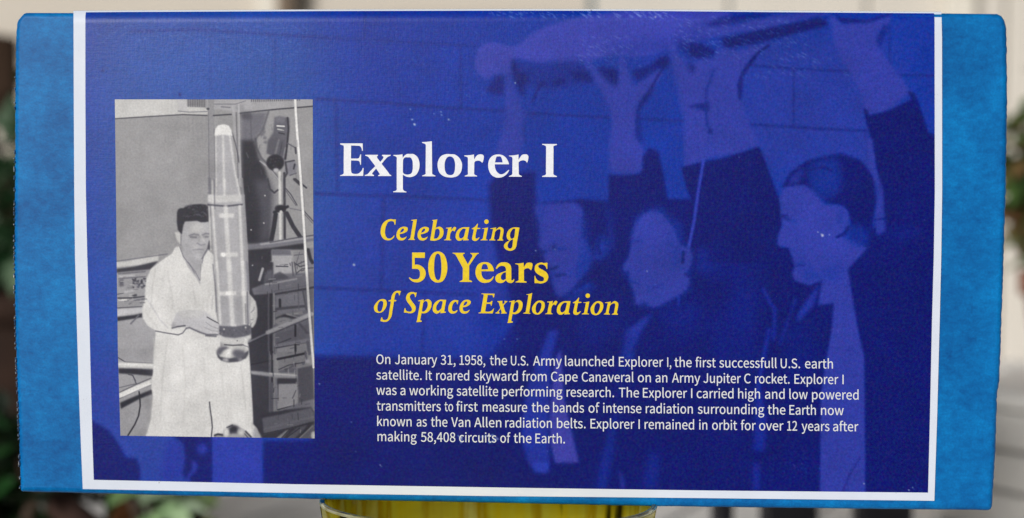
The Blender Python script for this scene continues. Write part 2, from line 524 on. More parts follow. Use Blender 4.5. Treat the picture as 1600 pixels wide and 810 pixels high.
    c.poly(P(Z, z, '40,100 120,95 80,200 60,330 50,400 40,300'), INK_S, 5, .5)
    c.poly(P(Z, z, '90,490 140,560 200,600 190,650 150,640 120,560'), INK_S, 4, .6)
    c.dot(830 + 165 / z, 300 + 402 / z, 6, 3.6, (2, 26, 112), 2.4, .75); c.line(P(Z, z, '190,408 250,412'), 4, (14, 42, 150), 2.4, .7); c.line(P(Z, z, '120,360 220,350'), 5, (26, 50, 160), 3, .5)
    c.line(P(Z, z, '80,440 100,430'), 5, D, 2.2, .6)
    c.line(P(Z, z, '125,558 160,555 190,540'), 3.6, (2, 26, 112), 1.8, .8); c.line(P(Z, z, '180,605 245,598'), 4, (2, 26, 112), 2, .75); c.line(P(Z, z, '230,520 290,590'), 5, (30, 52, 165), 3, .4)
    c.poly(P(Z, z, '470,330 520,305 590,330 595,400 560,460 500,500 465,490 450,440'), INK_S, 3.2, .75)
    c.dot(830 + 515 / z, 300 + 400 / z, 4, 7, (36, 52, 168), 2, .75); c.line(P(Z, z, '495,340 485,400 500,440'), 3.5, D, 2, .6); c.dot(830 + 470 / z, 300 + 475 / z, 4, 3, (36, 52, 168), 2, .6)
    c.poly(P(Z, z, '240,750 380,665 435,645 480,690 400,745 330,810 250,800'), INK_S, 4, .7); c.line(P(Z, z, '310,730 420,670'), 3, (34, 52, 168), 2, .6)
    c.poly(P(Z, z, '540,70 600,200 590,330 560,330 550,200'), INK_S, 5, .5)
    # second man
    Z = (960, 310); z = 4.5
    c.poly(P(Z, z, '140,180 150,120 230,80 330,55 380,110 470,180 500,330 545,360 560,410 545,480 535,560 540,640 450,700 350,750 270,780 150,760 100,600 50,500 110,400 120,250'), INK_S, 4, .7)
    c.poly(P(Z, z, '150,175 200,115 270,88 330,105 380,165 425,220 460,330 535,355 553,405 540,465 508,520 528,580 508,648 440,688 350,738 285,768 235,758 215,725 185,750 150,748 142,680 130,630 112,590 105,512 68,515 60,480 100,412 120,330 128,250'), L, 1.8, .95)
    c.poly(P(Z, z, '200,130 290,95 340,130 330,330 180,330 150,250'), (50, 62, 178), 7, .5)
    c.poly(P(Z, z, '380,200 450,330 470,500 420,480 400,330'), INK_S, 6, .5)
    c.line(P(Z, z, '486,380 480,450'), 4.5, (2, 26, 112), 1.6, .85); c.line(P(Z, z, '500,535 520,545'), 5, D, 2, .5); c.line(P(Z, z, '455,690 450,750'), 4, (30, 50, 165), 1.6, .7)
    c.line(P(Z, z, '140,305 190,300'), 4, INK_S, 2.5, .5); c.line(P(Z, z, '110,585 165,600'), 4, INK_S, 2.2, .55); c.line(P(Z, z, '240,640 330,610'), 6, INK_S, 4, .4)
    c.poly(P(Z, z, '590,340 650,360 660,480 590,510'), (10, 36, 140), 6, .7)
    B = (760, 250); k = 2.613
    c.poly(P(B, k, '550,810 570,700 640,645 682,622 640,690 600,770 600,830'), (36, 56, 170), 3, .75)
    c.poly(P(B, k, '860,350 900,370 900,450 850,450'), (10, 34, 140), 6, .6)
    c.line(P((940, 180), 3.6, '572,262 545,420 520,600 490,742'), 5, (46, 62, 178), 1.4, .9)
    # third man
    B = (1100, 220)
    c.poly(P(B, k, '320,195 350,130 430,78 560,52 640,80 690,140 705,250 690,330 668,440 600,410 600,330 570,265 500,255 450,205 400,185'), D, 2.4)
    c.poly(P(B, k, '420,100 520,75 560,120 550,210 480,225 430,170'), (16, 52, 160), 7, .75)
    Z = (1200, 230); z = 3.522
    c.poly(P(Z, z, '110,170 180,110 200,140 170,200 110,210'), L, 3, .6); c.line(P(Z, z, '90,215 130,150 210,90'), 4, D, 2, .5)
    c.poly(P(Z, z, '270,85 380,60 400,90 330,130 260,120'), INK_S, 4, .7); c.poly(P(Z, z, '220,200 330,150 400,200 370,280 300,300 240,260'), INK_S, 5, .6)
    c.line(P(Z, z, '220,130 300,110 350,130'), 3, D, 2, .6)
    c.poly(P(B, k, '328,190 410,180 450,215 490,262 550,262 590,288 592,350 555,392 600,402 668,438 630,480 588,525 600,600 620,720 640,840 515,840 530,665 465,672 482,570 430,592 370,572 358,540 370,520 352,440 322,432 298,425 305,380 322,350 315,300 308,230'), L, 1.8, .97)
    Z = (1200, 230); z = 3.522
    c.poly(P(Z, z, '440,440 500,420 560,480 545,550 470,540 420,480'), INK_S, 4, .75); c.line(P(Z, z, '380,495 420,480 445,440'), 4, D, 2, .8); c.poly(P(Z, z, '380,350 410,340 420,400 390,430'), INK_S, 4, .45)
    c.poly(P(Z, z, '230,260 300,300 280,480 200,640 180,500'), (50, 64, 180), 8, .35); c.poly(P(Z, z, '150,560 260,700 420,640 400,730 200,740'), INK_S, 6, .4)
    c.line(P(Z, z, '80,380 105,378'), 4, D, 2, .6); c.line(P(Z, z, '150,640 200,650'), 4, INK_S, 2, .6); c.line(P(Z, z, '110,400 150,410'), 5, INK_S, 3, .45)
    c.line(P(B, k, '545,392 575,375 590,350'), 3, D, 2, .3); c.line(P(B, k, '322,315 350,322'), 4, D, 2.5, .35); c.line(P(B, k, '365,515 400,510'), 3, D, 2, .35)
    c.poly(P(B, k, '660,-10 690,-10 700,110 732,200 742,370 705,388 695,320 715,200 672,110'), L, 2, .85)
    c.line(P(B, k, '695,322 740,318'), 2.5, D, 1.5, .6)
    c.poly(P(B, k, '470,585 450,670 385,742 375,720 420,650'), (36, 54, 170), 2.5, .8)
    c.line(P(B, k, '245,610 270,660 290,690 285,810'), 6, (26, 44, 160), 2.5, .7)
    c.line(P(B, k, '375,650 340,740 310,830'), 5, (18, 38, 150), 3, .6)
    c.poly(P(B, k, '750,370 880,350 900,380 800,410'), (12, 34, 135), 6, .5)
    # shirt fronts lower down
    B = (780, 520); k = 3
    c.poly(P(B, k, '235,-10 278,-10 260,60 242,130 240,240 235,330 232,440 235,560 235,600 230,655 170,655 130,600 105,500 108,400 130,260 180,130'), (34, 54, 172), 3, .75)
    c.poly(P(B, k, '265,120 290,75 297,200 305,300 325,400 350,500 374,610 262,612 240,520 238,400 245,280'), (62, 64, 172), 2, .9)
    c.poly(P(B, k, '560,320 545,480 525,620 500,735 458,735 480,580 520,440'), (20, 46, 162), 4, .6)
    c.poly(P(B, k, '580,0 640,0 600,180 560,330 550,200'), (12, 34, 140), 6, .5)
    c.poly(P(B, k, '560,640 585,680 590,735 570,735'), (56, 60, 170), 2.5, .6)
    c.poly(P(B, k, '700,560 750,570 745,735 670,735'), (16, 40, 150), 5, .6)
    c.poly(P(B, k, '150,610 235,605 230,655 170,655'), (40, 62, 190), 2, .6)
    B = (1120, 520)
    c.poly(P(B, k, '545,-20 655,-20 692,110 697,760 483,760 488,300 500,200 520,80'), L, 1.6, .95)
    c.line(P(B, k, '672,585 620,670 590,745'), 3.4, (30, 40, 140), 1.3, .8)
    c.line(P(B, k, '690,300 700,302'), 3, L, 1, .0)
    c.line(P(B, k, '245,-10 225,90 205,190 188,300'), 7, (20, 42, 160), 3, .7)
    c.poly(P(B, k, '190,230 215,300 235,400 225,555 170,555 178,400 180,300'), (24, 44, 162), 3, .7)
    c.poly(P(B, k, '172,612 200,612 200,740 170,740'), (28, 46, 162), 3, .6)
    # flecks where the ink is knocked off
    rnd = random.Random(4)
    for x, y, r in ((641, 171, 1.1), (644, 187, 1.6), (648, 195, 1.8), (678, 178, 1), (689, 175, 1.2), (690, 180, 1), (701, 187, 1.4), (553, 414, 1.8), (647, 194, 1), (805, 130, 1.3),
                    (837, 392, 1.1), (867, 390, .9), (1024, 27, 1.3), (720, 684, 2.6), (1283, 366, 1.0), (1011, 424, .9), (1285, 368, 2.0), (1278, 363, 1), (1296, 367, .9), (1350, 756, 1.2), (808, 530, 1), (788, 530, .9),
                    (594, 727, 1), (596, 729, .8), (549, 660, .8), (556, 706, .8), (1238, 640, .8), (1426, 762, 1), (1420, 766, 1.2), (499, 600, 1.2), (1155, 246, .8)):
        c.dot(x, y, r, r * rnd.uniform(.7, 1.1), (205, 210, 225), .5, .85)
    c.line([(716, 681), (722, 688), (720, 692)], 2, (150, 165, 215), .8, .8)
    c.line([(752, 683), (770, 680), (778, 686), (764, 692)], 2.4, (150, 165, 215), 1, .7)
    for x, y, n, s in ((1250, 725, 40, 14), (1424, 762, 26, 12), (1285, 520, 16, 8), (795, 45, 60, 40), (1140, 60, 70, 40), (860, 708, 20, 9), (600, 745, 12, 18), (760, 100, 30, 70)):
        for _ in range(n):
            c.dot(x + rnd.gauss(0, s), y + rnd.gauss(0, s * .7), rnd.uniform(.35, .7), rnd.uniform(.35, .7), (120, 135, 210), .4, .6)
    c.dot(281, 148, 2, 3, D, 1, .8); c.dot(160, 111, 3, 1.6, D, 1, .7)
    for _ in range(60):
        c.dot(rnd.uniform(140, 1450), rnd.uniform(30, 745), .5, .5, (130, 145, 215), .4, .6)
    for x0, x1, y0, y1, n, al in ((760, 1060, 17, 27, 90, .5), (900, 1000, 55, 105, 70, .3), (1050, 1260, 25, 95, 170, .32), (140, 300, 36, 70, 60, .28), (300, 480, 30, 90, 110, .25), (480, 760, 30, 150, 70, .18), (1180, 1330, 90, 120, 40, .25)):
        for _ in range(n):
            x, y, q = rnd.uniform(x0, x1), rnd.uniform(y0, y1), rnd.uniform(2, 7)
            c.line([(x, y), (x + q, y + q * rnd.uniform(.3, .75))], .9, (128, 148, 218), .4, min(1, 1.5 * al) * rnd.uniform(.5, 1))
    # unevenness of the ink
    c.a = gauss3(c.a, .45)
    tone_noise(c, 5, .02, (30, 10))
    return c

def gauss3(a, s):
    return np.stack([gauss(a[..., i], s) for i in range(3)], -1)

def tone_noise(c, seed, amp, scales):
    r = np.random.default_rng(seed)
    f = np.zeros((c.h, c.w), np.float32)
    for s_ in scales:
        n = gauss(r.standard_normal((c.h // 2 + 1, c.w // 2 + 1)).astype(np.float32), s_ / 2)
        n /= n.std()
        f += np.repeat(np.repeat(n, 2, 0), 2, 1)[:c.h, :c.w]
    c.a *= (1 + amp * f / len(scales) ** .5)[..., None]

# ---------------------------------------------------------------- the black and white picture set into it
def paint_inset():
    c = Canvas(176, 150, 496, 690, 2.0, (148, 148, 153))
    k = 5.788
    A, B, C_, D_ = (175, 150), (325, 150), (175, 280), (325, 280)
    E_, F_, G_, H_ = (175, 410), (325, 410), (175, 550), (325, 550)
    def g(v):
        v = 4 + v * .945 if v < 190 else v * .975
        return (v * .985, v * .985, v * .99 + (11 if v < 130 else 6 if v < 190 else 1))
    def p(w, t, v, blur=.9, al=1.0, sm=False):
        c.poly(P(w, k, t), g(v), blur, al, sm)
    def l(w, t, wd, v, blur=.6, al=1.0):
        c.line(P(w, k, t), wd / k, g(v), blur, al)
    rnd = random.Random(7)
    # upper left wall
    p(A, '0,0 690,0 690,95 870,110 870,170 640,165 0,207', 200)
    p(A, '590,30 680,30 680,150 600,140', 188, 2, .6)
    p(A, '680,20 900,20 900,110 800,100 680,95', 135, 1)
    for i in range(9):
        for j in range(4):
            c.dot(294 + i * 3.6, 156.5 + j * 3.2, .8, 1.1, g(72), .4, .8)
    l(A, '600,138 700,148 860,142', 8, 120)
    l(A, '0,209 300,190 640,170 860,178', 9, 66)
    for i in range(5):
        x = 690 + i * 40
        l(A, '%d,200 %d,400' % (x, x + 4), 16, 140, 1.5, .35)
    # upper right wall, shelf top
    p(B, '-20,20 950,20 950,92 600,130 300,150 -20,110', 168)
    for i in range(26):
        c.line([(393 + i * 3.0, 155), (393 + i * 3.0, 159 - i * .08)], 1.5, g(86), .5, .85)
    l(B, '50,75 250,75 340,45', 6, 105, .7); l(B, '120,100 200,105', 7, 100, .8)
    p(B, '250,85 320,75 330,140 250,130', 150, 1.5)
    l(B, '280,160 440,140 640,120 945,95', 12, 62)
    p(B, '300,160 540,145 500,300 440,370 420,420 300,420', 112, 2.5)
    p(B, '290,150 390,150 390,220 300,200', 62, 3, .7); l(B, '385,150 392,400', 8, 82, 1, .7)
    p(B, '300,400 420,400 460,560 520,660 560,830 560,1340 360,1345 330,1300 320,900 305,830', 46, 2.5)
    p(D_, '420,0 560,0 600,140 590,420 540,560 460,560 480,300', 84, 5, .85)
    l(B, '548,140 520,230 490,320 430,390', 14, 84, 1.4, .75); l(B, '430,390 440,470 480,560 560,640 650,770', 16, 62, 1.6, .7)
    l(B, '470,590 560,660 640,760', 10, 190, .8, .7)
    for x, y in ((505, 330), (515, 380), (490, 350), (520, 420), (500, 300)):
        c.dot(325 + x / k, 150 + y / k, 3, 2.4, g(96), 1, .7)
    # lamp on the tripod
    p(B, '600,195 640,185 735,200 738,300 722,430 705,590 650,560 530,520 545,400 590,330', 96, 1.2)
    p(B, '610,190 690,190 690,240 610,240', 130, 2, .6)
    l(B, '720,200 728,300 718,420 700,570', 16, 46, .9)
    l(B, '625,272 690,276', 11, 232); l(B, '630,302 682,312', 9, 205); l(B, '640,335 690,345', 10, 46)
    p(B, '545,400 620,375 700,420 690,540 600,540 535,520', 88, 1.5)
    l(B, '640,400 610,520', 14, 135, 1.5, .8); l(B, '670,420 650,530', 8, 60, 1, .8); l(B, '700,470 680,560', 10, 150, 1, .7)
    c.dot(325 + 608 / k, 150 + 605 / k, 14, 13, g(38), 1)
    for _ in range(14):
        c.dot(325 + rnd.uniform(560, 650) / k, 150 + rnd.uniform(560, 650) / k, 1, 1, g(70), .5, .7)
    c.dot(325 + 615 / k, 150 + 672 / k, 4.5, 3, g(190), 1)
    p(B, '705,590 780,578 790,600 810,640 790,700 740,725 690,690', 128, 1.2)
    l(B, '705,600 780,585', 12, 62); l(B, '785,620 775,660', 14, 52); l(B, '700,600 715,700 700,730', 16, 60, 1); l(B, '720,430 790,470', 10, 90); l(B, '790,470 795,520', 16, 72)
    l(B, '740,720 800,700', 8, 85); l(B, '780,755 830,800', 22, 60, 1)
    # tripod
    l(B, '648,695 655,1292', 24, 205, .8); l(B, '690,700 694,1290', 22, 60, 1)
    l(D_, '540,0 560,90 600,125 630,100', 16, 62, .8)
    l(D_, '690,70 750,140 805,235', 9, 72); l(D_, '700,100 795,240', 6, 85); l(D_, '860,280 950,380', 9, 72); l(D_, '850,290 945,400', 6, 90); l(D_, '790,0 890,80', 16, 62)
    l(D_, '740,265 840,285', 8, 110)
    c.dot(325 + 655 / k, 280 + 268 / k, 9, 6, g(40), 1); l(D_, '600,300 720,250', 26, 42, 1)
    c.dot(325 + 660 / k, 280 + 297 / k, 2.4, 2.4, g(205), .6); c.dot(325 + 615 / k, 280 + 315 / k, 1.2, 1.2, g(190), .5)
    l(D_, '612,320 595,440 572,560', 40, 46, .9); l(D_, '712,310 770,430 835,525', 38, 54, .9); l(D_, '640,330 625,560', 10, 160, .8, .6)
    for x, y in ((505, 398), (390, 460), (515, 150), (400, 775)):
        c.dot(325 + x / k, 280 + y / k, 1.1, 1.1, g(225), .5)
    # long tube in front of the tripod
    p(D_, '355,600 540,570 745,540 955,508 955,560 745,590 560,620 355,640', 118, 1.2)
    l(D_, '480,590 745,555 955,525', 14, 168, 1.6)
    l(D_, '560,575 745,540 955,508', 7, 70, .8)
    p(D_, '360,640 560,622 870,578 870,640 740,640 575,640 575,820 360,820', 50, 1.2)
    # boxes on the shelf
    p(D_, '575,640 745,640 755,692 575,692', 108, 1); p(D_, '580,690 757,690 762,1030 590,1000', 172, .9)
    l(D_, '615,788 722,792', 8, 62); l(D_, '580,692 757,690', 5, 130)
    p(D_, '765,655 870,645 885,800 790,800', 138, 1); p(D_, '870,640 950,620 955,900 890,900', 125, 1)
    l(D_, '780,690 860,680', 7, 80); l(D_, '790,780 870,745', 9, 72); l(D_, '830,660 800,760', 6, 90); l(D_, '905,640 925,720 945,755', 30, 50, 1)
    # racks on the right
    p(F_, '365,0 590,0 590,830 365,830', 56, 1.2)
    p(F_, '590,110 960,90 960,830 590,830', 112, 1.2)
    l(F_, '620,38 722,38', 9, 72); p(F_, '600,110 650,85 740,140 580,170', 70, 1, .8)
    l(F_, '495,60 480,110 465,160', 22, 175, 1); l(F_, '400,30 405,26', 8, 190)
    p(F_, '520,90 580,60 590,160 500,190', 92, 1.5)
    l(F_, '790,10 830,40 900,20', 9, 62); l(F_, '800,100 850,60 950,50', 9, 70); l(F_, '780,0 800,110', 10, 80); l(F_, '760,0 770,120', 12, 90)
    p(F_, '395,240 520,190 700,160 960,112 960,215 750,255 600,283 415,297', 122, 1)
    l(F_, '520,200 620,185 800,150', 12, 176, 1.2); l(F_, '600,262 900,210', 8, 90, 1, .6)
    l(F_, '600,290 900,240 960,225', 16, 58, 1)
    p(F_, '615,305 865,262 880,430 615,480', 132, 1)
    l(F_, '650,340 652,412', 22, 46, .8); l(F_, '612,425 740,410 870,398', 24, 78, 1.2); l(F_, '855,250 890,430', 12, 82, 1); l(F_, '815,270 822,420', 10, 100, 1)
    p(F_, '612,478 850,440 865,470 612,505', 140, 1)
    p(F_, '612,500 690,470 830,490 830,520 700,500 640,520 612,540', 46, 1)
    c.dot(325 + 680 / k, 410 + 535 / k, 13, 6.5, g(150), 1.2)
    l(F_, '715,470 820,500', 14, 165, 1, .8)
    l(F_, '547,290 548,830', 14, 92, 1); l(F_, '570,290 572,830', 16, 45, 1); l(F_, '597,285 600,560', 14, 152, .8); l(F_, '602,640 606,1420', 15, 140, .8)
    p(F_, '610,655 905,560 912,690 610,742', 100, 1.2)
    l(F_, '790,570 790,668', 18, 38, .8); l(F_, '620,740 750,690', 10, 60); l(F_, '830,560 900,640', 20, 78, 1.5)
    p(F_, '612,742 905,690 912,728 615,772', 128, 1); l(F_, '615,775 910,728', 10, 48)
    p(F_, '622,782 785,748 785,840 622,840', 150, 1); p(F_, '800,745 900,725 905,840 800,840', 142, 1); l(F_, '790,745 792,830', 18, 42); l(F_, '900,720 915,830', 24, 95, 1)
    # pole crossing from the rocket's foot to the stick
    l(F_, '330,742 440,690 545,640', 22, 112, .8); l(F_, '330,752 545,652', 8, 45)
    l(F_, '540,635 740,550 935,468', 36, 178, 1.4); l(F_, '560,655 760,570 935,498', 8, 70, .8)
    # lower right
    p(H_, '365,0 560,0 560,560 500,780 365,790', 58, 1.2)
    p(H_, '380,110 560,90 560,560 420,480 400,300', 64, 2)
    l(H_, '390,115 560,80', 10, 40, 1)
    l(H_, '555,0 557,540', 12, 104, .9); l(H_, '580,0 580,300', 20, 48, 1); l(H_, '575,290 575,560', 34, 90, 1.2)
    p(H_, '622,0 905,0 905,120 640,165', 138, 1)
    l(H_, '630,66 760,40 880,14', 20, 38, .8); l(H_, '790,0 790,20', 10, 50); l(H_, '640,160 730,120 870,95', 9, 62); l(H_, '700,170 780,120', 18, 92, 1.2); l(H_, '880,0 890,80 860,110', 18, 95, 1); c.dot(325 + 900 / k, 550 + 85 / k, 3.5, 3, g(185), 1)
    p(H_, '640,170 800,140 800,190 640,190', 105, 1)
    l(H_, '606,0 612,180', 14, 150, .8); l(H_, '615,240 622,520', 16, 130, .8); l(H_, '632,250 636,440', 8, 50)
    p(H_, '385,172 480,178 560,190 805,205 805,238 700,232 560,224 395,202', 168, 1); l(H_, '560,196 800,214', 10, 212, 1)
    p(H_, '625,238 805,240 805,292 625,296', 58, 1)
    p(H_, '640,292 803,290 808,480 632,520', 164, .9); l(H_, '795,350 765,420', 7, 70); l(H_, '630,524 720,500 805,482', 10, 50)
    p(H_, '808,150 950,120 962,430 820,470', 84, 1.1)
    p(H_, '690,520 820,460 960,428 962,520 640,560', 122, 1.2)
    p(H_, '485,560 690,525 930,500 962,540 968,790 485,790', 54, 1.2)
    p(H_, '490,600 690,560 930,505 960,560 962,625 740,690 505,745', 104, 1.1)
    l(H_, '500,742 740,690 930,642', 8, 50, .7); l(H_, '510,700 740,640 950,590', 16, 122, 1.5, .6)
    p(H_, '610,785 700,715 745,700 670,785', 140, .8); p(H_, '700,785 800,690 900,660 870,700 780,785', 92, 1); l(H_, '660,785 740,700', 8, 40); l(H_, '700,785 830,690', 8, 44)
    p(H_, '830,785 945,660 968,650 968,790', 98, 1); l(H_, '830,780 945,672', 10, 138, .8); c.dot(325 + 955 / k, 550 + 755 / k, 4, 6, g(205), 1)
    # middle left: rails and shelf clutter behind the man
    p(E_, '0,0 400,-70 400,560 0,560', 158, 1)
    p(E_, '0,0 150,-10 420,-70 420,-8 300,22 0,48', 200, 1)
    l(E_, '40,-8 280,-42 500,-74', 8, 96, 1, .85)
    p(E_, '40,60 200,40 420,-12 350,62 330,66 180,80 40,95', 58, 1)
    l(E_, '60,105 300,85', 10, 100, 1); l(E_, '70,128 200,118', 14, 186, 1); l(E_, '60,150 300,130', 8, 95, 1)
    for _ in range(60):
        c.dot(175 + rnd.uniform(178, 310) / k, 410 + rnd.uniform(135, 235) / k, rnd.uniform(1, 2.4), rnd.uniform(.8, 1.6), g(rnd.choice((52, 70, 90, 130))), .5, .85)
    p(E_, '62,160 105,150 110,215 65,225', 96, 1.4); p(E_, '110,165 175,160 185,240 120,250', 150, 1)
    l(E_, '120,270 195,255', 20, 185, 1.2); l(E_, '50,290 100,280', 9, 92); l(E_, '55,325 190,322 290,310', 13, 66, .8); c.dot(175 + 205 / k, 410 + 300 / k, 4, 1.6, g(60), .8)
    l(E_, '65,342 130,342', 13, 222, .8); l(E_, '200,345 300,330', 12, 110, 1.4)
    p(E_, '45,365 290,350 280,400 45,412', 150, 1.2); l(E_, '45,414 270,402', 8, 72)
    p(E_, '45,428 275,408 275,455 45,492', 192, 1); p(E_, '45,496 200,478 275,462 270,500 170,520 48,536', 48, .9)
    p(E_, '45,536 240,506 300,500 400,620 400,830 45,830', 164, 1); l(E_, '240,480 215,510 170,555', 14, 105, 1)
    # lower left: tubes and cable
    p(G_, '0,-30 390,-30 390,790 0,790', 158, 1)
    l(G_, '55,52 120,92 250,98 380,105', 8, 62)
    p(G_, '55,92 380,104 380,148 55,140', 204, 1.1); l(G_, '60,112 375,122', 10, 226, 1.2)
    p(G_, '58,150 200,152 380,160 370,220 220,205 60,195', 46, 1)
    l(G_, '150,205 190,215 215,280 222,292', 8, 62); l(G_, '178,205 215,260', 6, 75); l(G_, '65,325 200,292 250,288', 7, 92)
    p(G_, '60,376 240,296 355,250 358,300 240,345 68,425', 222, 1); l(G_, '65,368 240,286 350,240', 8, 82, .7); l(G_, '68,425 240,345 358,298', 8, 92, .7); l(G_, '100,400 350,290', 12, 240, 1, .7)
    p(G_, '72,428 240,352 358,305 360,335 75,458', 158, 1)
    p(G_, '72,460 200,405 365,338 368,382 250,425 80,517', 44, 1)
    p(G_, '300,420 372,400 360,600 310,760 240,760 320,600', 138, 3, .8)
    l(G_, '245,362 253,440 255,490 240,580 205,660 145,755', 13, 42, .6)
    # white coat, torso
    coat = P(C_, k, '350,815 440,742 540,675 572,618 612,608 645,700 720,800 800,850 822,700 865,640 925,690 930,815') + P(E_, k, '930,270 945,480 962,560 975,640 980,810 1160,810 1215,640')
    c.poly(coat + P(H_, k, '372,0 382,130 402,470 410,650 445,690 480,790') + P(G_, k, '305,765 330,690 352,600 370,400 356,330 357,250 370,200 378,0')
           + P(E_, k, '380,810 396,620 320,572 282,510 270,430 298,340 302,240 312,150 352,58'), g(216), .7)
    c.poly(P(G_, k, '400,0 900,0 900,400 400,400'), g(222), 12, .5)
    c.poly(P(E_, k, '320,300 420,100 600,60 620,300 500,500 380,560'), g(224), 8, .6)
    c.poly(P(G_, k, '360,420 460,430 430,760 310,760'), g(205), 8, .5)
    l(E_, '480,60 440,250 420,330', 14, 204, 2.5, .5); l(E_, '600,350 640,250', 16, 204, 3, .5); l(E_, '520,230 520,400', 12, 206, 3, .5); l(E_, '880,270 860,420', 14, 200, 2.5, .6); l(E_, '912,300 905,420', 8, 170, 1.2, .6)
    l(G_, '470,350 580,357', 4, 192, .8, .8); l(G_, '760,130 720,420', 14, 209, 3, .5)
    # neck and face
    c.poly(P(C_, k, '640,600 860,600 825,700 800,850 798,960 760,890 690,800 640,700'), g(172), .8)
    c.poly(P(C_, k, '640,386 760,372 876,382 882,520 880,565 868,625 840,668 822,692 800,728 760,735 712,715 672,650 628,590 626,500'), g(180), .9)
    c.poly(P(C_, k, '700,420 800,400 830,470 720,500'), g(200), 4, .9)
    c.poly(P(C_, k, '640,600 700,700 740,800 760,860 800,740 760,735 700,690'), g(160), 3, .7)
    p(C_, '568,482 606,478 622,500 622,592 596,570 580,530', 204, .8)
    l(C_, '625,480 622,600', 8, 120, .8, .8)
    l(C_, '700,512 740,498 782,506', 12, 112, 1.2, .85); l(C_, '820,506 850,492 876,496', 12, 112, 1.2, .85)
    l(C_, '712,524 760,528', 12, 84, 1.2, .8); l(C_, '828,524 866,522', 12, 88, 1.2, .8)
    p(C_, '780,520 800,510 795,570 775,570', 150, 1.4, .7); p(C_, '812,520 835,515 838,580 820,560', 205, 1.2, .8); l(C_, '772,580 800,598 838,592', 10, 122, 1.3, .8)
    l(C_, '735,640 790,636 822,640', 10, 124, 1.3, .75); l(C_, '760,664 810,664', 8, 160, 1.4, .7)
    l(C_, '882,560 866,625 835,680 815,720', 10, 92, .9, .9); p(C_, '878,560 900,620 885,640 862,632', 70, .8)
    p(C_, '700,505 780,500 785,540 705,545', 140, 1.8, .45); p(C_, '815,500 875,495 875,540 820,540', 140, 1.8, .45); p(C_, '650,560 700,600 740,700 690,680 650,630', 158, 2.5, .5); p(C_, '830,580 870,560 850,660 800,710 790,690', 150, 2.5, .5); p(C_, '740,600 770,610 760,640 735,630', 196, 1.8, .6); p(C_, '760,690 810,685 800,720 765,720', 194, 1.8, .5)
    # hair
    p(C_, '588,300 600,272 625,262 650,262 690,238 735,230 800,226 850,232 872,255 878,320 874,385 850,390 805,392 770,378 725,380 660,384 645,420 632,500 612,480 596,460 586,390', 48, .8)
    for _ in range(34):
        x, y = rnd.uniform(640, 865), rnd.uniform(240, 370)
        t = rnd.uniform(-.6, .6); q = rnd.uniform(14, 34)
        l(C_, '%f,%f %f,%f %f,%f' % (x, y, x + q * .5, y - 8 + q * t * .3, x + q, y + q * t * .5), rnd.uniform(5, 9), rnd.choice((96, 118, 30, 84)), .9, .55)
    # collar and coat lines
    l(C_, '612,612 645,700 720,800 745,850', 7, 120, .6); l(E_, '690,0 750,80 795,165', 6, 118, .6); l(E_, '800,20 798,165', 5, 140, .6); l(C_, '865,642 828,700 815,760', 7, 130, .7)
    # left arm line and hand
    l(E_, '395,622 500,642 600,657 640,640 672,598', 9, 88, .7)
    p(E_, '585,455 640,440 720,432 850,448 905,500 955,545 980,600 972,642 900,652 810,645 700,592 640,578 545,600 536,565', 194, .9)
    p(E_, '600,440 740,430 850,450 800,500 620,500', 204, 3, .7)
    l(E_, '545,595 590,583 660,574', 13, 84, .8); p(E_, '540,560 570,545 575,585 540,600', 150, 1.5, .7)
    l(E_, '860,496 910,525 975,558', 8, 58, .6); l(E_, '850,545 900,580 965,602', 6, 150, .8); l(E_, '840,590 900,618 960,625', 6, 160, .8)
    l(E_, '672,598 700,592 790,632 860,655 975,655', 14, 108, 1); l(E_, '850,664 940,670', 14, 86, 1.2, .9)
    # right hand round the rocket's foot
    p(F_, '365,280 395,310 432,355 445,420 447,490 430,555 405,592 385,590 375,500', 206, .8)
    l(F_, '388,455 415,430 418,405', 5, 110, .6); l(F_, '385,520 410,515', 5, 120, .6); l(F_, '382,570 400,545', 5, 120, .6); p(F_, '365,290 390,310 380,430 366,430', 150, 1.6, .8)
    # pole left of the rocket
    l(A, '895,30 897,830', 58, 148, .8, .9); l(A, '870,120 880,810', 5, 96, .6, .7); l(A, '925,300 935,830', 6, 88, .6, .8); c.dot(175 + 868 / k, 150 + 118 / k, 2.4, 1.6, g(60), .6)
    l(C_, '882,0 885,320', 26, 110, 1.2, .7)
    l(B, '232,130 240,300 262,480 285,800', 20, 172, .9, .9); l(B, '255,150 275,800', 6, 76, .6, .8); l(B, '278,80 285,480 300,820', 14, 188, .8, .8); l(B, '215,330 245,420 268,520 280,600', 9, 70, .8, .8); l(B, '50,178 210,168', 12, 62)
    # rocket
    R = P(B, k, '62,350 68,300 92,272 140,258 185,272 210,310 218,352 268,815') + P(D_, k, '292,140 330,140 330,240 345,400 358,640 362,810') + P(F_, k, '372,250 385,565 390,690 92,690 100,560 60,0') + P(D_, k, '55,800 28,250 0,215 0,140 72,140 70,0')
    c.poly(R, g(178), .7)
    p(D_, '0,250 60,250 110,815 60,815', 156, 3, .5); p(F_, '60,0 110,0 140,560 100,560', 156, 3, .5); p(F_, '270,0 310,0 330,560 290,560', 160, 3, .4)
    p(B, '58,362 66,300 92,268 140,256 188,270 212,310 220,362 140,352', 234, .7)
    l(B, '135,365 146,815', 22, 222, 1.5, .72); l(B, '196,362 228,600 266,815', 14, 228, 1.3, .72); l(B, '72,362 74,815', 12, 210, 1.3, .72)
    p(B, '85,380 118,380 128,800 85,800', 172, 2, .6); p(B, '170,400 205,500 245,800 165,800', 172, 3, .6)
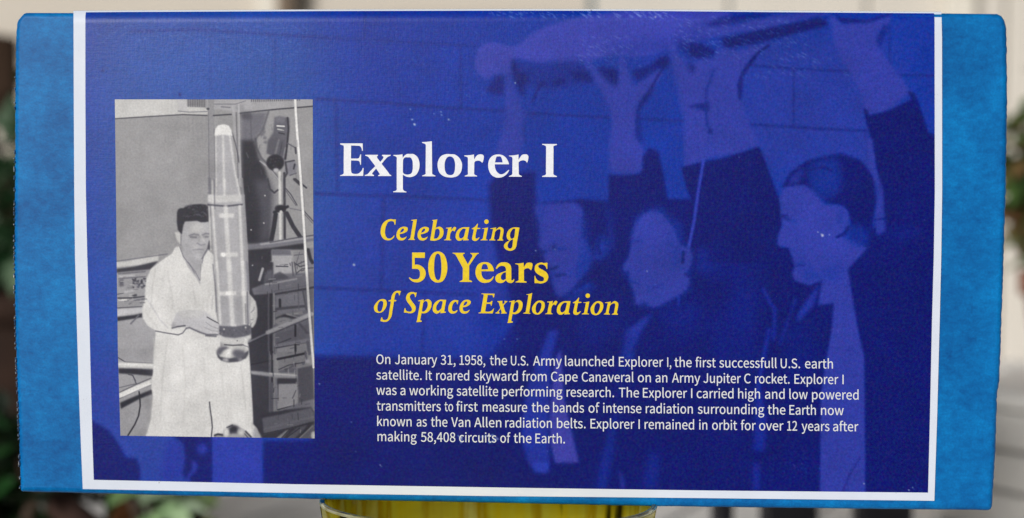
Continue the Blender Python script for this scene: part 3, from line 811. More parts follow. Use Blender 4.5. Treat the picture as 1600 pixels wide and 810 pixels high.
    l(D_, '148,0 150,140', 22, 222, 1.5, .72); l(D_, '266,0 286,140', 14, 228, 1.3, .72); l(D_, '74,0 70,140', 10, 206, 1.3, .72); l(D_, '40,20 42,240', 12, 211, 1.3, .72)
    p(D_, '0,142 70,148 300,140 302,205 70,215 0,205', 220, 1.3, .72); l(D_, '55,0 62,270', 10, 120, .8, .8)
    l(D_, '0,232 80,240 160,246 240,238 310,230', 16, 92, .9)
    l(D_, '305,0 330,300 348,640 356,810', 22, 150, 1, .8)
    p(D_, '265,250 318,250 345,820 300,820', 150, 1.4, .6); p(D_, '70,260 140,260 150,820 90,820', 168, 2, .6)
    l(D_, '42,255 62,530 80,815', 22, 222, 1.4, .72); l(D_, '160,255 176,530 192,815', 38, 220, 1.6, .72); l(D_, '286,250 300,530 312,815', 28, 226, 1.4, .72)
    l(D_, '10,250 25,640', 12, 205, 1, .8)
    p(D_, '100,312 235,312 235,350 100,350', 222, 1, .8); p(D_, '112,665 270,665 270,702 112,702', 220, 1, .8); c.dot(325 + 140 / k, 280 + 685 / k, 3.4, 3.4, g(240), .8)
    l(F_, '80,0 98,280 112,550', 24, 222, 1.4, .72); l(F_, '190,0 205,280 222,565', 42, 222, 1.6, .72); l(F_, '312,0 322,280 335,550', 30, 224, 1.4, .72); l(F_, '352,0 365,250', 20, 130, 1.2, .8)
    p(F_, '118,310 185,310 200,560 130,560', 158, 2, .6); p(F_, '240,300 300,300 310,560 250,560', 160, 2, .6)
    p(F_, '100,265 345,262 345,300 100,302', 224, 1, .75); c.dot(325 + 185 / k, 410 + 282 / k, 5, 3.4, g(242), .9); p(F_, '255,262 300,262 300,300 255,300', 150, 1, .7)
    l(F_, '45,20 70,270 75,450', 10, 120, .9, .8); l(F_, '340,380 345,550', 14, 140, 1, .8); l(F_, '355,270 362,560', 10, 90, .9, .7)
    p(F_, '100,575 240,582 385,560 392,655 330,672 240,688 150,678 102,655', 98, .9)
    for _ in range(30):
        c.dot(325 + rnd.uniform(110, 380) / k, 410 + rnd.uniform(585, 670) / k, rnd.uniform(.7, 1.6), rnd.uniform(.7, 1.4), g(rnd.choice((70, 80, 135))), .6, .7)
    for x, y in ((145, 605), (340, 590), (250, 572), (375, 565)):
        c.dot(325 + x / k, 410 + y / k, 1.4, 1.4, g(200), .5)
    p(F_, '92,655 150,682 250,692 340,675 388,650 388,705 330,735 240,748 150,742 96,715', 218, 1.3, .72); c.dot(325 + 265 / k, 410 + 710 / k, .9, .9, g(70), .4)
    # disc in his hands' shadow
    p(F_, '78,800 100,768 160,752 330,755 362,790 366,850 300,890 190,905 110,880 82,840', 196, .8)
    p(H_, '78,0 88,50 120,80 190,97 270,90 340,60 366,20 366,-15 300,40 190,60 110,45', 74, .9)
    p(H_, '130,60 180,60 190,92 140,85', 170, 1.2); p(H_, '270,45 300,40 310,75 280,85', 150, 1.4)
    p(F_, '78,800 105,768 160,760 190,775 140,800 110,840 82,835', 100, 1.4); p(F_, '210,805 260,785 330,800 350,850 270,880 230,850', 96, 2.2); p(F_, '160,800 220,775 200,850 150,860', 226, 2)
    l(F_, '150,746 220,752 320,748', 8, 46, .7); c.line(P(F_, k, '320,750 370,770 372,812'), 1.2, g(120), .6)
    # coat opening, round helmets at the foot
    l(G_, '882,455 888,520 900,600 907,680 898,775', 10, 52, .7); l(G_, '878,500 892,600', 6, 150, 1.2, .7)
    p(H_, '45,790 62,745 95,738 130,745 150,700 185,668 225,658 275,672 310,695 345,720 380,755 410,790', 150, 1.2)
    p(H_, '190,690 225,660 275,680 262,735 190,740', 48, 2); l(H_, '170,685 220,662', 8, 48, .9); l(H_, '62,755 90,745 130,752', 16, 52, 1); l(H_, '340,720 390,770', 14, 66, 1); l(H_, '330,740 365,780', 7, 60, .8)
    c.dot(325 + 165 / k, 550 + 730 / k, 4, 7, g(208), 1.4); c.dot(325 + 300 / k, 550 + 730 / k, 5, 5, g(196), 1.8); c.dot(325 + 240 / k, 550 + 765 / k, 8, 3, g(160), 1.4)
    p(H_, '412,690 440,700 470,740 485,790 400,790', 176, 1.4); p(H_, '400,640 440,690 480,760 480,690 420,640', 50, 1.5, .6)
    # thin white stick
    c.line(P(B, k, '790,30 802,250 822,500 845,810') + P(D_, k, '868,400 893,815') + P(F_, k, '915,400 945,800') + P(H_, k, '952,60 958,140'), 26 / k, g(72), .7, .5)
    c.line(P(B, k, '788,30 800,250 820,500 842,800') + P(D_, k, '866,400 890,800') + P(F_, k, '912,400 942,790') + P(H_, k, '950,60 956,140'), 22 / k, g(236), .6)
    # small clutter on the shelves at the right and left
    for _ in range(95):
        x, y = rnd.uniform(408, 478), rnd.uniform(400, 676)
        if x < 424 and y > 470:
            continue
        vert = rnd.random() < .45
        q = rnd.uniform(3, 11)
        c.line([(x, y), (x + (rnd.uniform(-1, 1) if vert else q), y + (q if vert else -q * rnd.uniform(0, .3)))], rnd.uniform(.7, 1.9), g(rnd.choice((34, 42, 60, 84, 150, 176))), .5, rnd.uniform(.3, .7))
    for _ in range(26):
        x, y = rnd.uniform(184, 226), rnd.uniform(430, 478)
        c.line([(x, y), (x + rnd.uniform(2, 9), y - rnd.uniform(0, 1.5))], rnd.uniform(.7, 1.6), g(rnd.choice((60, 84, 186, 205))), .5, rnd.uniform(.3, .7))
    for _ in range(30):
        x, y = rnd.uniform(384, 470), rnd.uniform(182, 330)
        q = rnd.uniform(3, 10)
        c.line([(x, y), (x + rnd.uniform(-3, 3), y + q)], rnd.uniform(.8, 2), g(rnd.choice((50, 70, 100, 150))), .8, rnd.uniform(.15, .4))
    # creases in the white coat
    for pts, v, w_ in (([(243, 420), (238, 450), (236, 480)], 196, 2.2), ([(262, 425), (270, 470), (268, 500)], 204, 2.5), ([(300, 440), (306, 480)], 200, 2), ([(232, 470), (250, 500), (262, 512)], 190, 1.8), ([(228, 490), (246, 512)], 200, 1.5),
                       ([(262, 530), (254, 590), (250, 660)], 203, 3), ([(318, 560), (322, 620)], 206, 2.5), ([(345, 575), (352, 640)], 204, 2.5), ([(285, 540), (290, 600), (286, 660)], 208, 3), ([(376, 570), (384, 640)], 200, 2.5), ([(240, 530), (242, 560)], 196, 1.6)):
        c.line(pts, w_, g(v), 1.2, .75)
    c.poly([(400, 440), (489, 430), (491, 686), (402, 684), (396, 560)], (30, 30, 40), 6, .22)
    c.a = np.clip((gauss3(c.a, .5) - .5) * 1.06 + .5, 0, 1)
    tone_noise(c, 9, .02, (40, 12))
    tone_noise(c, 10, .016, (1.0,))
    return c

SANS = {
  ',': (97, '26,-67 48,-54 64,-38 74,-17 77,7 74,27 65,40 50,44 38,41 30,34 26,22 30,10 38,2 50,-1 54,0 49,-20 37,-36 19,-48'),
  '.': (97, '49,-5 60,-1 69,7 72,20 69,32 60,41 49,44 37,41 29,32 26,20 29,7 37,-1'),
  '0': (194, '97,-5 130,4 156,29 172,70 177,129 172,187 156,229 130,253 97,261 64,253 39,229 23,187 18,129 23,70 39,29 64,4|97,21 77,28 62,47 52,81 48,129 52,177 62,211 77,230 97,236 117,230 133,211 143,177 146,129 143,81 133,47 117,28'),
  '1': (194, '31,0 172,0 172,27 120,27 120,257 96,257 72,246 42,238 42,218 88,218 88,27 31,27'),
  '2': (194, '15,0 177,0 177,28 106,28 64,25 105,67 137,108 157,147 165,186 159,217 144,241 121,256 90,261 60,257 36,244 14,224 33,206 48,221 66,231 86,235 107,231 121,221 130,205 133,185 126,150 104,112 68,68 15,19'),
  '3': (194, '92,-5 124,0 151,15 168,38 175,69 170,93 159,112 142,125 120,134 120,136 139,145 153,158 163,176 166,197 160,224 145,244 121,257 91,261 64,257 40,246 20,231 37,210 53,223 70,232 90,235 108,232 122,224 130,211 133,195 130,175 118,160 96,149 62,146 62,121 100,117 125,107 138,91 142,70 138,50 128,35 111,25 90,22 64,26 43,37 27,51 10,31 24,17 42,6 65,-2'),
  '4': (194, '119,0 149,0 149,71 183,71 183,96 149,96 149,257 114,257 7,92 7,71 119,71|119,96 40,96 99,184 119,222 121,222 119,175'),
  '5': (194, '92,-5 123,1 150,18 169,46 176,83 170,120 153,146 128,160 98,165 78,163 60,155 67,229 163,229 163,257 39,257 30,137 47,126 61,134 75,139 90,141 112,137 129,126 139,107 143,83 139,57 127,38 110,26 89,22 62,26 42,37 26,50 9,29 24,17 42,6 64,-2'),
  '8': (194, '98,-5 131,1 156,15 172,36 178,62 175,85 165,104 151,118 135,129 135,131 151,146 164,168 169,193 164,220 150,242 128,256 99,261 71,256 49,243 34,222 28,195 33,171 46,151 63,136 63,135 46,123 31,107 20,88 16,64 22,36 39,15 65,1|116,139 94,149 75,160 62,175 57,195 60,212 69,225 82,234 98,237 117,233 130,224 139,209 142,191 139,173 130,155|98,19 77,23 60,33 49,48 44,67 49,90 61,109 80,125 106,114 127,101 142,85 148,63 144,45 134,31 119,22'),
  '9': (194, '82,-5 117,3 147,28 168,73 175,139 169,193 151,231 123,254 89,261 61,255 37,238 21,212 15,178 20,143 35,118 57,102 86,97 107,101 128,112 145,129 139,78 125,45 105,28 81,22 65,24 50,31 38,42 20,22 37,8 57,-1|145,155 127,136 109,125 91,121 71,125 57,137 48,155 46,178 49,202 58,220 72,232 89,236 111,231 128,216 139,190'),
  'A': (213, '1,0 34,0 59,78 153,78 177,0 211,0 124,257 88,257|67,104 79,144 105,230 106,230 132,144 145,104'),
  'C': (223, '132,-5 163,0 189,12 211,32 193,53 176,37 156,27 133,24 100,31 75,52 59,85 54,129 59,172 76,205 101,226 134,233 155,230 172,221 187,209 204,230 187,245 163,257 134,261 89,252 53,226 29,184 20,128 29,72 52,31 88,4'),
  'E': (206, '35,0 187,0 187,28 68,28 68,121 165,121 165,149 68,149 68,229 183,229 183,257 35,257'),
  'I': (103, '35,0 68,0 68,257 35,257'),
  'J': (187, '83,-5 115,2 137,19 150,44 154,75 154,257 121,257 121,78 119,54 111,37 98,27 80,24 63,27 48,36 35,53 12,36 25,18 41,6 60,-2'),
  'O': (260, '130,-5 174,5 209,31 231,74 239,129 231,185 209,226 174,252 130,261 86,252 51,226 28,185 20,129 28,74 51,31 86,5|130,24 98,31 74,52 59,86 54,129 59,172 74,205 98,226 130,233 161,226 185,205 201,172 206,129 201,86 185,52 161,31'),
  'S': (209, '106,-5 143,1 170,17 188,40 194,68 190,93 178,112 162,126 141,137 104,153 89,159 75,168 65,180 62,196 65,211 75,223 90,230 110,233 132,230 151,222 168,209 185,230 164,246 139,257 110,261 77,256 52,242 35,221 29,193 34,169 46,150 63,137 81,127 118,111 135,103 148,94 157,82 161,65 157,48 146,35 130,27 107,24 81,28 57,39 36,56 17,33 42,13 72,0'),
  'T': (210, '89,0 121,0 121,229 199,229 199,257 11,257 11,229 89,229'),
  'U': (252, '126,-5 163,1 192,20 211,54 218,106 218,257 187,257 187,105 183,66 170,41 150,28 126,24 103,28 84,41 71,66 67,105 67,257 34,257 34,106 41,54 61,20 90,1'),
  'V': (201, '82,0 120,0 201,257 168,257 127,118 115,75 102,33 101,33 76,118 34,257 0,257'),
  'a': (197, '76,-5 99,-1 120,9 139,23 140,23 143,0 169,0 169,117 165,149 154,174 133,189 103,195 74,191 49,182 29,170 41,148 58,158 77,165 98,168 117,164 129,154 136,138 137,120 85,111 49,97 28,77 21,49 25,26 36,10 54,-1|85,21 72,23 61,28 54,38 51,51 56,68 70,82 97,92 137,99 137,46 120,32 103,24'),
  'b': (216, '116,-5 147,2 173,22 192,55 199,98 194,138 179,169 155,188 123,195 102,191 82,182 63,168 64,202 64,279 32,279 32,0 58,0 61,20 62,20 79,7 98,-2|111,22 97,24 81,30 64,42 64,142 82,156 99,165 115,168 138,163 154,149 163,127 165,98 161,66 150,42 132,28'),
  'c': (179, '107,-5 129,-2 150,7 169,19 155,41 142,31 127,25 110,22 86,27 67,42 55,65 51,95 56,125 68,148 87,163 111,168 125,166 137,160 149,152 165,173 150,184 132,192 110,195 75,188 46,169 26,137 18,95 25,53 44,22 72,2'),
  'd': (217, '97,-5 119,-1 138,9 155,22 156,22 159,0 185,0 185,279 153,279 153,206 154,173 138,185 121,192 101,195 70,188 43,168 25,137 19,95 24,53 40,21 65,2|104,22 82,27 65,42 55,65 51,95 56,125 68,148 85,163 106,168 122,166 137,160 153,148 153,48 137,34 121,25'),
  'e': (194, '109,-5 133,-2 154,5 172,15 160,36 146,28 130,23 113,21 88,26 68,39 55,60 50,88 178,88 179,106 174,143 160,171 136,189 103,195 72,188 44,168 25,137 18,95 25,53 45,22 74,2|49,110 56,135 68,154 85,166 104,169 124,166 139,154 148,136 151,110'),
  'f': (114, '12,164 37,164 37,0 69,0 69,164 110,164 110,190 69,190 69,220 72,241 81,253 96,258 107,256 118,252 125,277 110,282 93,283 68,279 51,266 41,247 37,221 37,190 12,188'),
  'g': (197, '96,-88 136,-82 166,-68 186,-47 193,-22 188,-1 176,13 155,21 126,23 89,23 69,26 59,33 56,44 57,53 62,61 68,67 82,62 96,60 123,65 145,78 160,99 166,126 164,142 158,155 150,166 189,166 189,190 123,190 111,194 96,195 69,190 46,177 31,155 25,127 29,106 38,89 50,76 50,75 40,66 32,54 29,39 31,26 37,15 46,8 46,6 31,-6 21,-21 18,-37 24,-58 40,-74 65,-84|96,82 80,85 68,94 59,108 56,127 59,146 68,160 80,169 96,172 112,169 125,160 133,146 137,127 133,108 125,94 112,85|101,-65 78,-63 60,-56 50,-46 46,-32 48,-21 54,-10 65,0 78,-2 90,-3 123,-3 139,-4 151,-8 159,-16 161,-27 157,-41 145,-54 126,-62'),
  'h': (213, '32,0 64,0 64,138 82,154 98,164 116,167 133,164 144,155 150,139 152,116 152,0 184,0 184,120 181,152 170,176 152,190 126,195 102,191 81,179 63,163 64,202 64,279 32,279'),
  'i': (96, '32,0 64,0 64,190 32,190|48,229 59,232 67,239 70,251 67,262 59,269 48,271 37,269 30,262 27,251 30,239 37,232'),
  'k': (193, '32,0 64,0 64,50 99,92 155,0 190,0 118,113 181,190 146,190 65,90 64,90 64,279 32,279'),
  'l': (99, '66,-5 77,-4 84,-2 80,23 73,22 69,23 66,28 64,36 64,279 32,279 32,38 34,20 40,7 51,-2'),
  'm': (324, '32,0 64,0 64,138 81,154 97,164 112,167 128,164 139,155 145,139 147,116 147,0 179,0 179,138 196,154 212,164 227,167 243,164 254,155 260,139 263,116 263,0 294,0 294,120 291,152 280,176 262,190 237,195 215,190 194,178 174,159 167,174 156,185 141,192 121,195 100,191 80,179 62,162 62,162 58,190 32,190'),
  'n': (214, '32,0 64,0 64,138 82,154 98,164 116,167 133,164 144,155 150,139 152,116 152,0 184,0 184,120 181,152 170,176 152,190 126,195 102,191 81,179 62,162 62,162 58,190 32,190'),
  'o': (212, '106,-5 139,2 167,22 187,53 194,95 187,137 167,169 139,188 106,195 73,188 45,169 25,137 18,95 25,53 45,22 73,2|106,22 84,27 66,42 55,65 51,95 55,125 66,148 84,163 106,168 129,163 146,148 157,125 161,95 157,65 146,42 129,27'),
  'p': (217, '32,-80 64,-80 64,-16 63,18 81,5 98,-2 116,-5 147,2 173,22 192,55 199,98 194,138 179,169 155,188 123,195 101,191 81,181 62,168 62,168 58,190 32,190|111,22 97,24 81,30 64,42 64,142 82,156 99,165 115,168 138,163 154,149 163,127 165,98 161,66 150,42 132,28'),
  'r': (136, '32,0 64,0 64,122 75,143 87,156 100,164 112,166 122,166 131,163 137,191 127,194 116,195 96,190 78,176 62,155 62,155 58,190 32,190'),
  's': (164, '82,-5 112,0 133,12 146,30 151,52 146,75 132,90 114,101 93,110 73,118 58,128 52,143 56,156 68,166 88,170 103,168 117,162 131,153 146,173 130,184 110,192 87,195 59,191 39,179 26,162 22,141 27,120 39,105 57,94 77,86 98,78 114,66 120,50 118,38 111,29 99,23 83,20 62,23 44,31 27,43 11,22 31,8 56,-1'),
  't': (132, '92,-5 110,-2 127,2 121,27 110,23 99,21 85,24 76,31 71,42 70,58 70,164 121,164 121,190 70,190 70,244 43,244 40,190 9,188 9,164 38,164 38,59 41,33 50,13 66,0'),
  'u': (213, '88,-5 112,0 132,12 151,30 152,30 154,0 181,0 181,190 149,190 149,55 132,37 115,26 97,23 81,26 70,35 64,51 62,74 62,190 29,190 29,70 33,38 44,14 62,0'),
  'v': (182, '73,0 111,0 178,190 146,190 110,82 93,26 91,26 74,82 38,190 5,190'),
  'w': (281, '62,0 99,0 126,102 139,157 141,157 154,103 181,0 220,0 272,190 241,190 213,80 202,27 200,27 187,80 157,190 126,190 96,80 83,27 82,27 70,80 42,190 9,190'),
  'x': (174, '5,0 39,0 64,44 84,78 85,78 106,44 134,0 169,0 106,96 164,190 131,190 107,148 91,117 89,117 70,148 45,190 10,190 68,99'),
  'y': (182, '35,-82 61,-77 80,-63 95,-42 106,-16 178,190 147,190 112,85 97,31 95,31 76,85 38,190 5,190 81,0 77,-15 67,-36 53,-50 34,-56 26,-55 19,-53 13,-78 23,-81'),
}
box = empty('display_box', (0, 0, Z0))
tag(box, 'wide blue cardboard box in a printed sleeve, standing on the yellow glass dish', 'box')

def interp(tab, v):
    a = np.array(tab, float)
    return np.interp(v, a[:, 0], a[:, 1])

# outline of the carton face (picture points): slightly bowed edges, knocked corners
rnd = random.Random(11)
LEFT = [(30, 24.5), (60, 22.6), (100, 21.8), (150, 21.4), (300, 20.8), (400, 20), (480, 21), (560, 23), (640, 26), (700, 28), (768, 30)]
RIGHT = [(40, 1573.6), (60, 1575), (150, 1575.6), (200, 1575.4), (300, 1573.6), (400, 1570.4), (500, 1567), (600, 1563.4), (612, 1560.5), (700, 1557.5), (780, 1553), (797, 1551)]
BOT = [(31, 769.5), (300, 776.6), (520, 782.2), (760, 787.2), (1000, 792.3), (1300, 796.2), (1548, 799)]
TOP = [(37, 19.6), (115, 19.8), (400, 18.6), (800, 17.2), (1200, 18.8), (1472, 20.4), (1562, 21.4)]
out = []
for x in np.linspace(39, 1560, 90):
    out.append((x, interp(TOP, x)))
out += [(1566.5, 24.5), (1571, 31)]
for y in np.linspace(40, 793, 150):
    out.append((interp(RIGHT, y) + rnd.uniform(-.5, .5) + (rnd.uniform(-.6, .3) if rnd.random() < .2 else 0), y))
out += [(1549.5, 797.6), (1546, 799)]
for x in np.linspace(1540, 36, 120):
    out.append((x, interp(BOT, x) + rnd.uniform(-.25, .25)))
out += [(32, 769.3), (29.8, 766)]
for y in np.linspace(762, 44, 210):
    out.append((interp(LEFT, y) + rnd.uniform(-.45, .45), y))
out += [(24.2, 36), (26.2, 31), (31.5, 24.5), (35, 21)]
out = np.array(out)
cen = out.mean(0)

def shrink(p, d):
    a = np.roll(p, 1, 0); b = np.roll(p, -1, 0)
    t = b - a; t /= np.maximum(np.linalg.norm(t, axis=1, keepdims=True), 1e-6)
    t = (t + np.roll(t, 1, 0) + np.roll(t, -1, 0) + np.roll(t, 2, 0) + np.roll(t, -2, 0)) / 5
    nrm = np.stack([-t[:, 1], t[:, 0]], 1)
    return p + nrm * d

def carton_mesh():
    bm = bmesh.new()
    def ring(p, y):
        w = at(p[:, 0], p[:, 1], np.zeros(len(p)))       # shape on the face plane, then pushed back square to it
        return [bm.verts.new((v[0], y, v[2])) for v in w]
    rings = [ring(shrink(out, 9), 0.0), ring(shrink(out, 5), .0002), ring(shrink(out, 2), .0006), ring(out, .0014), ring(out, .030), ring(shrink(out, 3), .0305)]
    for a, b in zip(rings, rings[1:]):
        n = len(a)
        for i in range(n):
            f = bm.faces.new((a[i], b[i], b[(i + 1) % n], a[(i + 1) % n]))
            f.smooth = True
    bm.faces.new(rings[0]); bm.faces.new(rings[-1][::-1])
    return bm

mc, nt, bs = new_mat('blue_card')
f1 = noise(nt, 55, 5, .62)
f2 = noise(nt, 330, 4, .65, stretch=(1, 1, 1.6))
f3 = noise(nt, 1500, 2, .6)
mix = mathn(nt, 'ADD', mathn(nt, 'MULTIPLY', f1, .6), mathn(nt, 'MULTIPLY', f2, .4))
colr = ramp(nt, mix, [(.34, tuple(s2l(np.array((0, 82, 150)) / 255))), (.52, tuple(s2l(np.array((0, 109, 180)) / 255))), (.68, tuple(s2l(np.array((0, 132, 206)) / 255)))])
nt.links.new(scale_col(nt, colr, rng(nt, f3, .88, 1.12)), bs.inputs['Base Color'])
bs.inputs['Roughness'].default_value = .46
bs.inputs['Specular IOR Level'].default_value = .2
bump(nt, bs, mathn(nt, 'ADD', f2, f3), .16, .0002)
from_bm('carton', carton_mesh(), mc, box)

# torn pale fibre along the left edge and a few chips on the right
mfib = mottled('torn_card', tuple(s2l(np.array((70, 110, 150)) / 255)), tuple(s2l(np.array((235, 228, 215)) / 255)), 900, .9, .2, bs_=.4, bd=.0004)
bm = bmesh.new()
y = 120.0
while y < 768:
    h = rnd.uniform(2, 9) * (1 if y > 170 else .6)
    if rnd.random() < (.35 if y < 200 else .72):
        n = 5
        xs = [interp(LEFT, y + h * i / (n - 1)) for i in range(n)]
        wd = rnd.uniform(.8, 2.0)
        pts = [(xs[i] - .7 - rnd.uniform(0, .5), y + h * i / (n - 1)) for i in range(n)] + [(xs[i] + wd * math.sin(math.pi * (i + .5) / n) * rnd.uniform(.6, 1.2), y + h * i / (n - 1)) for i in reversed(range(n))]
        a = at([q[0] for q in pts], [q[1] for q in pts], np.zeros(len(pts)))
        fr = [bm.verts.new((v[0], -.0001 + (.0016 if i < n else 0), v[2])) for i, v in enumerate(a)]
        bk = [bm.verts.new((v[0] + .0002, .0030, v[2])) for v in a]
        bm.faces.new(fr)
        for i in range(len(fr)):
            j = (i + 1) % len(fr)
            bm.faces.new((fr[i], bk[i], bk[j], fr[j]))
    y += h + rnd.uniform(1, 6)
from_bm('torn_edge', bm, mfib, box)

# the sleeve: white card wrapped round the carton, its print leaving a white border
SL_O_L = [(17, 114.6), (20, 114.8), (150, 115.2), (300, 116), (400, 117.2), (500, 119.8), (600, 122.8), (700, 126.6), (765, 129.4)]
SL_O_R = [(17, 1471), (60, 1472), (300, 1472.2), (400, 1470.8), (500, 1468.4), (650, 1464.4), (783, 1460)]
SL_I_L = [(17, 134.5), (26, 133.4), (150, 133.4), (300, 134.2), (400, 136.3), (500, 139.6), (600, 142), (700, 144.8), (752, 146.6)]
SL_I_R = [(17, 1459), (30, 1460.2), (300, 1460.6), (400, 1459), (500, 1456.2), (650, 1453), (772, 1450)]
SL_O_B = [(129, 764.4), (460, 770.6), (760, 775.3), (1100, 778.6), (1460, 782.8)]
SL_I_B = [(146, 750), (460, 756.8), (800, 762.3), (1100, 766.6), (1450, 770)]
SL_T = [(114, 17.4), (200, 16.8), (500, 15.4), (800, 14.6), (1000, 15.0), (1200, 17.0), (1472, 19.0)]
FOLD = 20.0

def fold(px, py, base):
    """the card curls back over the carton's top edge"""
    d = np.clip((SLT(px) + FOLD - py) / FOLD, 0, 1.3)
    return base + .0016 * d ** 2.2

def SLT(px):
    return interp(SL_T, px)

def quad(l, r, t, b):
    def edge(s, tt):
        py = t(800 + 0 * s) * (1 - tt) + 775 * tt
        for _ in range(3):
            x0, x1 = interp(l, py), interp(r, py)
            px = x0 * (1 - s) + x1 * s
            py = t(px) * (1 - tt) + b(px) * tt
        return px, py
    return edge

mw, nt, bs = new_mat('white_card')
sp = ramp(nt, noise(nt, 420, 3, .6), [(.70, tuple(s2l(np.array((220, 228, 244)) / 255))), (.76, tuple(s2l(np.array((150, 152, 160)) / 255)))])
nt.links.new(scale_col(nt, sp, rng(nt, noise(nt, 90, 4, .6), .965, 1.02)), bs.inputs['Base Color'])
bs.inputs['Roughness'].default_value = .5
bs.inputs['Specular IOR Level'].default_value = .4
bump(nt, bs, noise(nt, 1100, 3, .6), .12, .0001)
sleeve = sheet('printed_sleeve', quad(SL_O_L, SL_O_R, SLT, lambda x: interp(SL_O_B, x)), 160, 240, None, mw, box, lambda px, py: fold(px, py, -.0004))
# over the top of the carton and down behind it
bm = bmesh.new()
xs = np.linspace(114.6, 1471, 40)
rows = []
for yy, dz in ((.0012, 0), (.003, .0003), (.012, .0004), (.031, .0004), (.0325, -.001), (.0325, -.05)):
    w = at(xs, SLT(xs), np.full(40, .0012))
    rows.append([bm.verts.new((v[0], yy, v[2] + dz)) for v in w])
for a, b in zip(rows, rows[1:]):
    for i in range(39):
        bm.faces.new((a[i], a[i + 1], b[i + 1], b[i]))
from_bm('sleeve_top', bm, mw, box, True)

panel_art = paint_panel()
mp = printed('blue_print', .36, .14, .24, .2)
sheet('background_print', quad(SL_I_L, SL_I_R, lambda x: SLT(x) + 2.2 + np.clip((x - 134) / 9, 0, 1) * 0, lambda x: interp(SL_I_B, x)), 1020, 570,
      panel_art.sample, mp, sleeve, lambda px, py: fold(px, py, -.00046))
inset_art = paint_inset()
IN_L = [(156, 179.4), (300, 181.2), (420, 182.4), (550, 184.2), (681, 188.2)]
IN_R = [(155, 488.6), (290, 489.2), (420, 490.2), (550, 491), (686, 491.6)]
mi = printed('photo_print', .40, .07, .22, .15)
def inset_edge(s, t):
    py = 155.6 * (1 - t) + (681 + 4.4 * s) * t
    return interp(IN_L, py) * (1 - s) + interp(IN_R, py) * s, py
sheet('inset_photograph', inset_edge, 420, 700, inset_art.sample, mi, sleeve, lambda px, py: -.00052 + 0 * px)

# ---- lettering
W9 = 9.0; W11 = 11.57
TITLE = [
 ((525,215),W9,"58,84c 375,84c 377,188c 366,188c 358,150 335,122 295,117 212,114c 210,297c 300,298c 322,290 333,270 341,240c 353,240c 351,384c 340,384c 335,350 318,330 295,326 212,324c 213,470 222,500 250,512 310,510 350,480 368,455 376,430c 388,430c 382,541c 58,541c 58,532c 90,522 105,510 108,470c 110,150c 105,115 85,108 60,98c"),
 ((525,215),W9,"412,245c 590,245c 590,258c 575,268 578,280 582,290 622,343c 660,300 668,280 662,266 645,258c 650,245c 768,245c 768,257c 740,268 720,280 700,300 642,372c 735,490c 755,520 778,532c 778,543c 592,543c 592,531c 615,522 612,510 603,495c 565,438c 520,490 508,510 515,520 535,530c 533,543c 404,541c 404,530c 440,518 460,500 480,475c 553,405c 470,295c 450,272 412,257c"),
 ((605,215),W9,"88,246c 160,245 215,236c 218,290c 245,255 280,234 320,233 370,235 420,270 448,330 455,400 440,470 400,530 345,555 300,558 260,548 220,522c 220,700c 224,735 240,752 270,764c 270,773c 84,770c 84,760c 115,752 132,740 134,700c 134,320c 134,285 120,268 88,258c|222,320c 235,295 255,280 285,280 330,285 355,330 360,395 358,450 340,505 300,522 265,522 235,510 220,488c"),
 ((605,215),W9,"490,66c 560,62 628,53c 632,490c 635,515 650,525 677,538c 677,548c 492,546c 492,537c 520,526 538,515 540,480c 543,130c 540,100 525,88 492,78c"),
 ((690,215),W9,"-57,400 -48,330 -10,265 60,236 125,236 190,243 250,290 285,360 287,420 270,490 225,540 160,562 100,562 30,545 -30,495|115,267 75,285 48,340 42,400 50,470 75,515 120,531 160,520 182,480 190,410 185,340 160,285"),
 ((690,215),W9,"320,253c 390,250 455,240c 458,310c 480,275 505,248 545,238 580,245 595,268c 585,330 572,358c 560,345 530,328 505,328 475,335 460,355c 458,490c 460,520 475,530 500,540c 498,549c 325,549c 325,540c 350,530 368,520 370,490c 370,310c 365,280 350,272 320,265c"),
 ((690,215),W9,"948,378c 748,378c 752,425 775,480 825,518 870,512 912,482 940,457c 950,463c 922,508 875,548 815,566 755,560 700,525 665,460 655,395 665,325 700,272 750,245 810,240 855,250 897,278 930,325|750,352c 760,310 775,270 800,267 830,270 850,310 857,352c"),
 ((780,215),W9,"137,256c 205,252 272,241c 272,318c 295,278 325,245 365,238 395,243 412,270c 403,330 390,358c 375,335 345,322 315,325 290,335 272,355c 275,490c 278,520 295,532 318,544c 318,554c 138,552c 138,543c 165,532 182,520 184,490c 187,310c 182,280 170,272 137,264c"),
 ((780,215),W9,"605,92c 810,93c 812,106c 780,115 764,125 764,160c 762,480c 764,520 780,532 810,545c 810,557c 604,555c 604,543c 640,532 656,520 657,480c 660,160c 657,125 640,112 605,104c"),
]
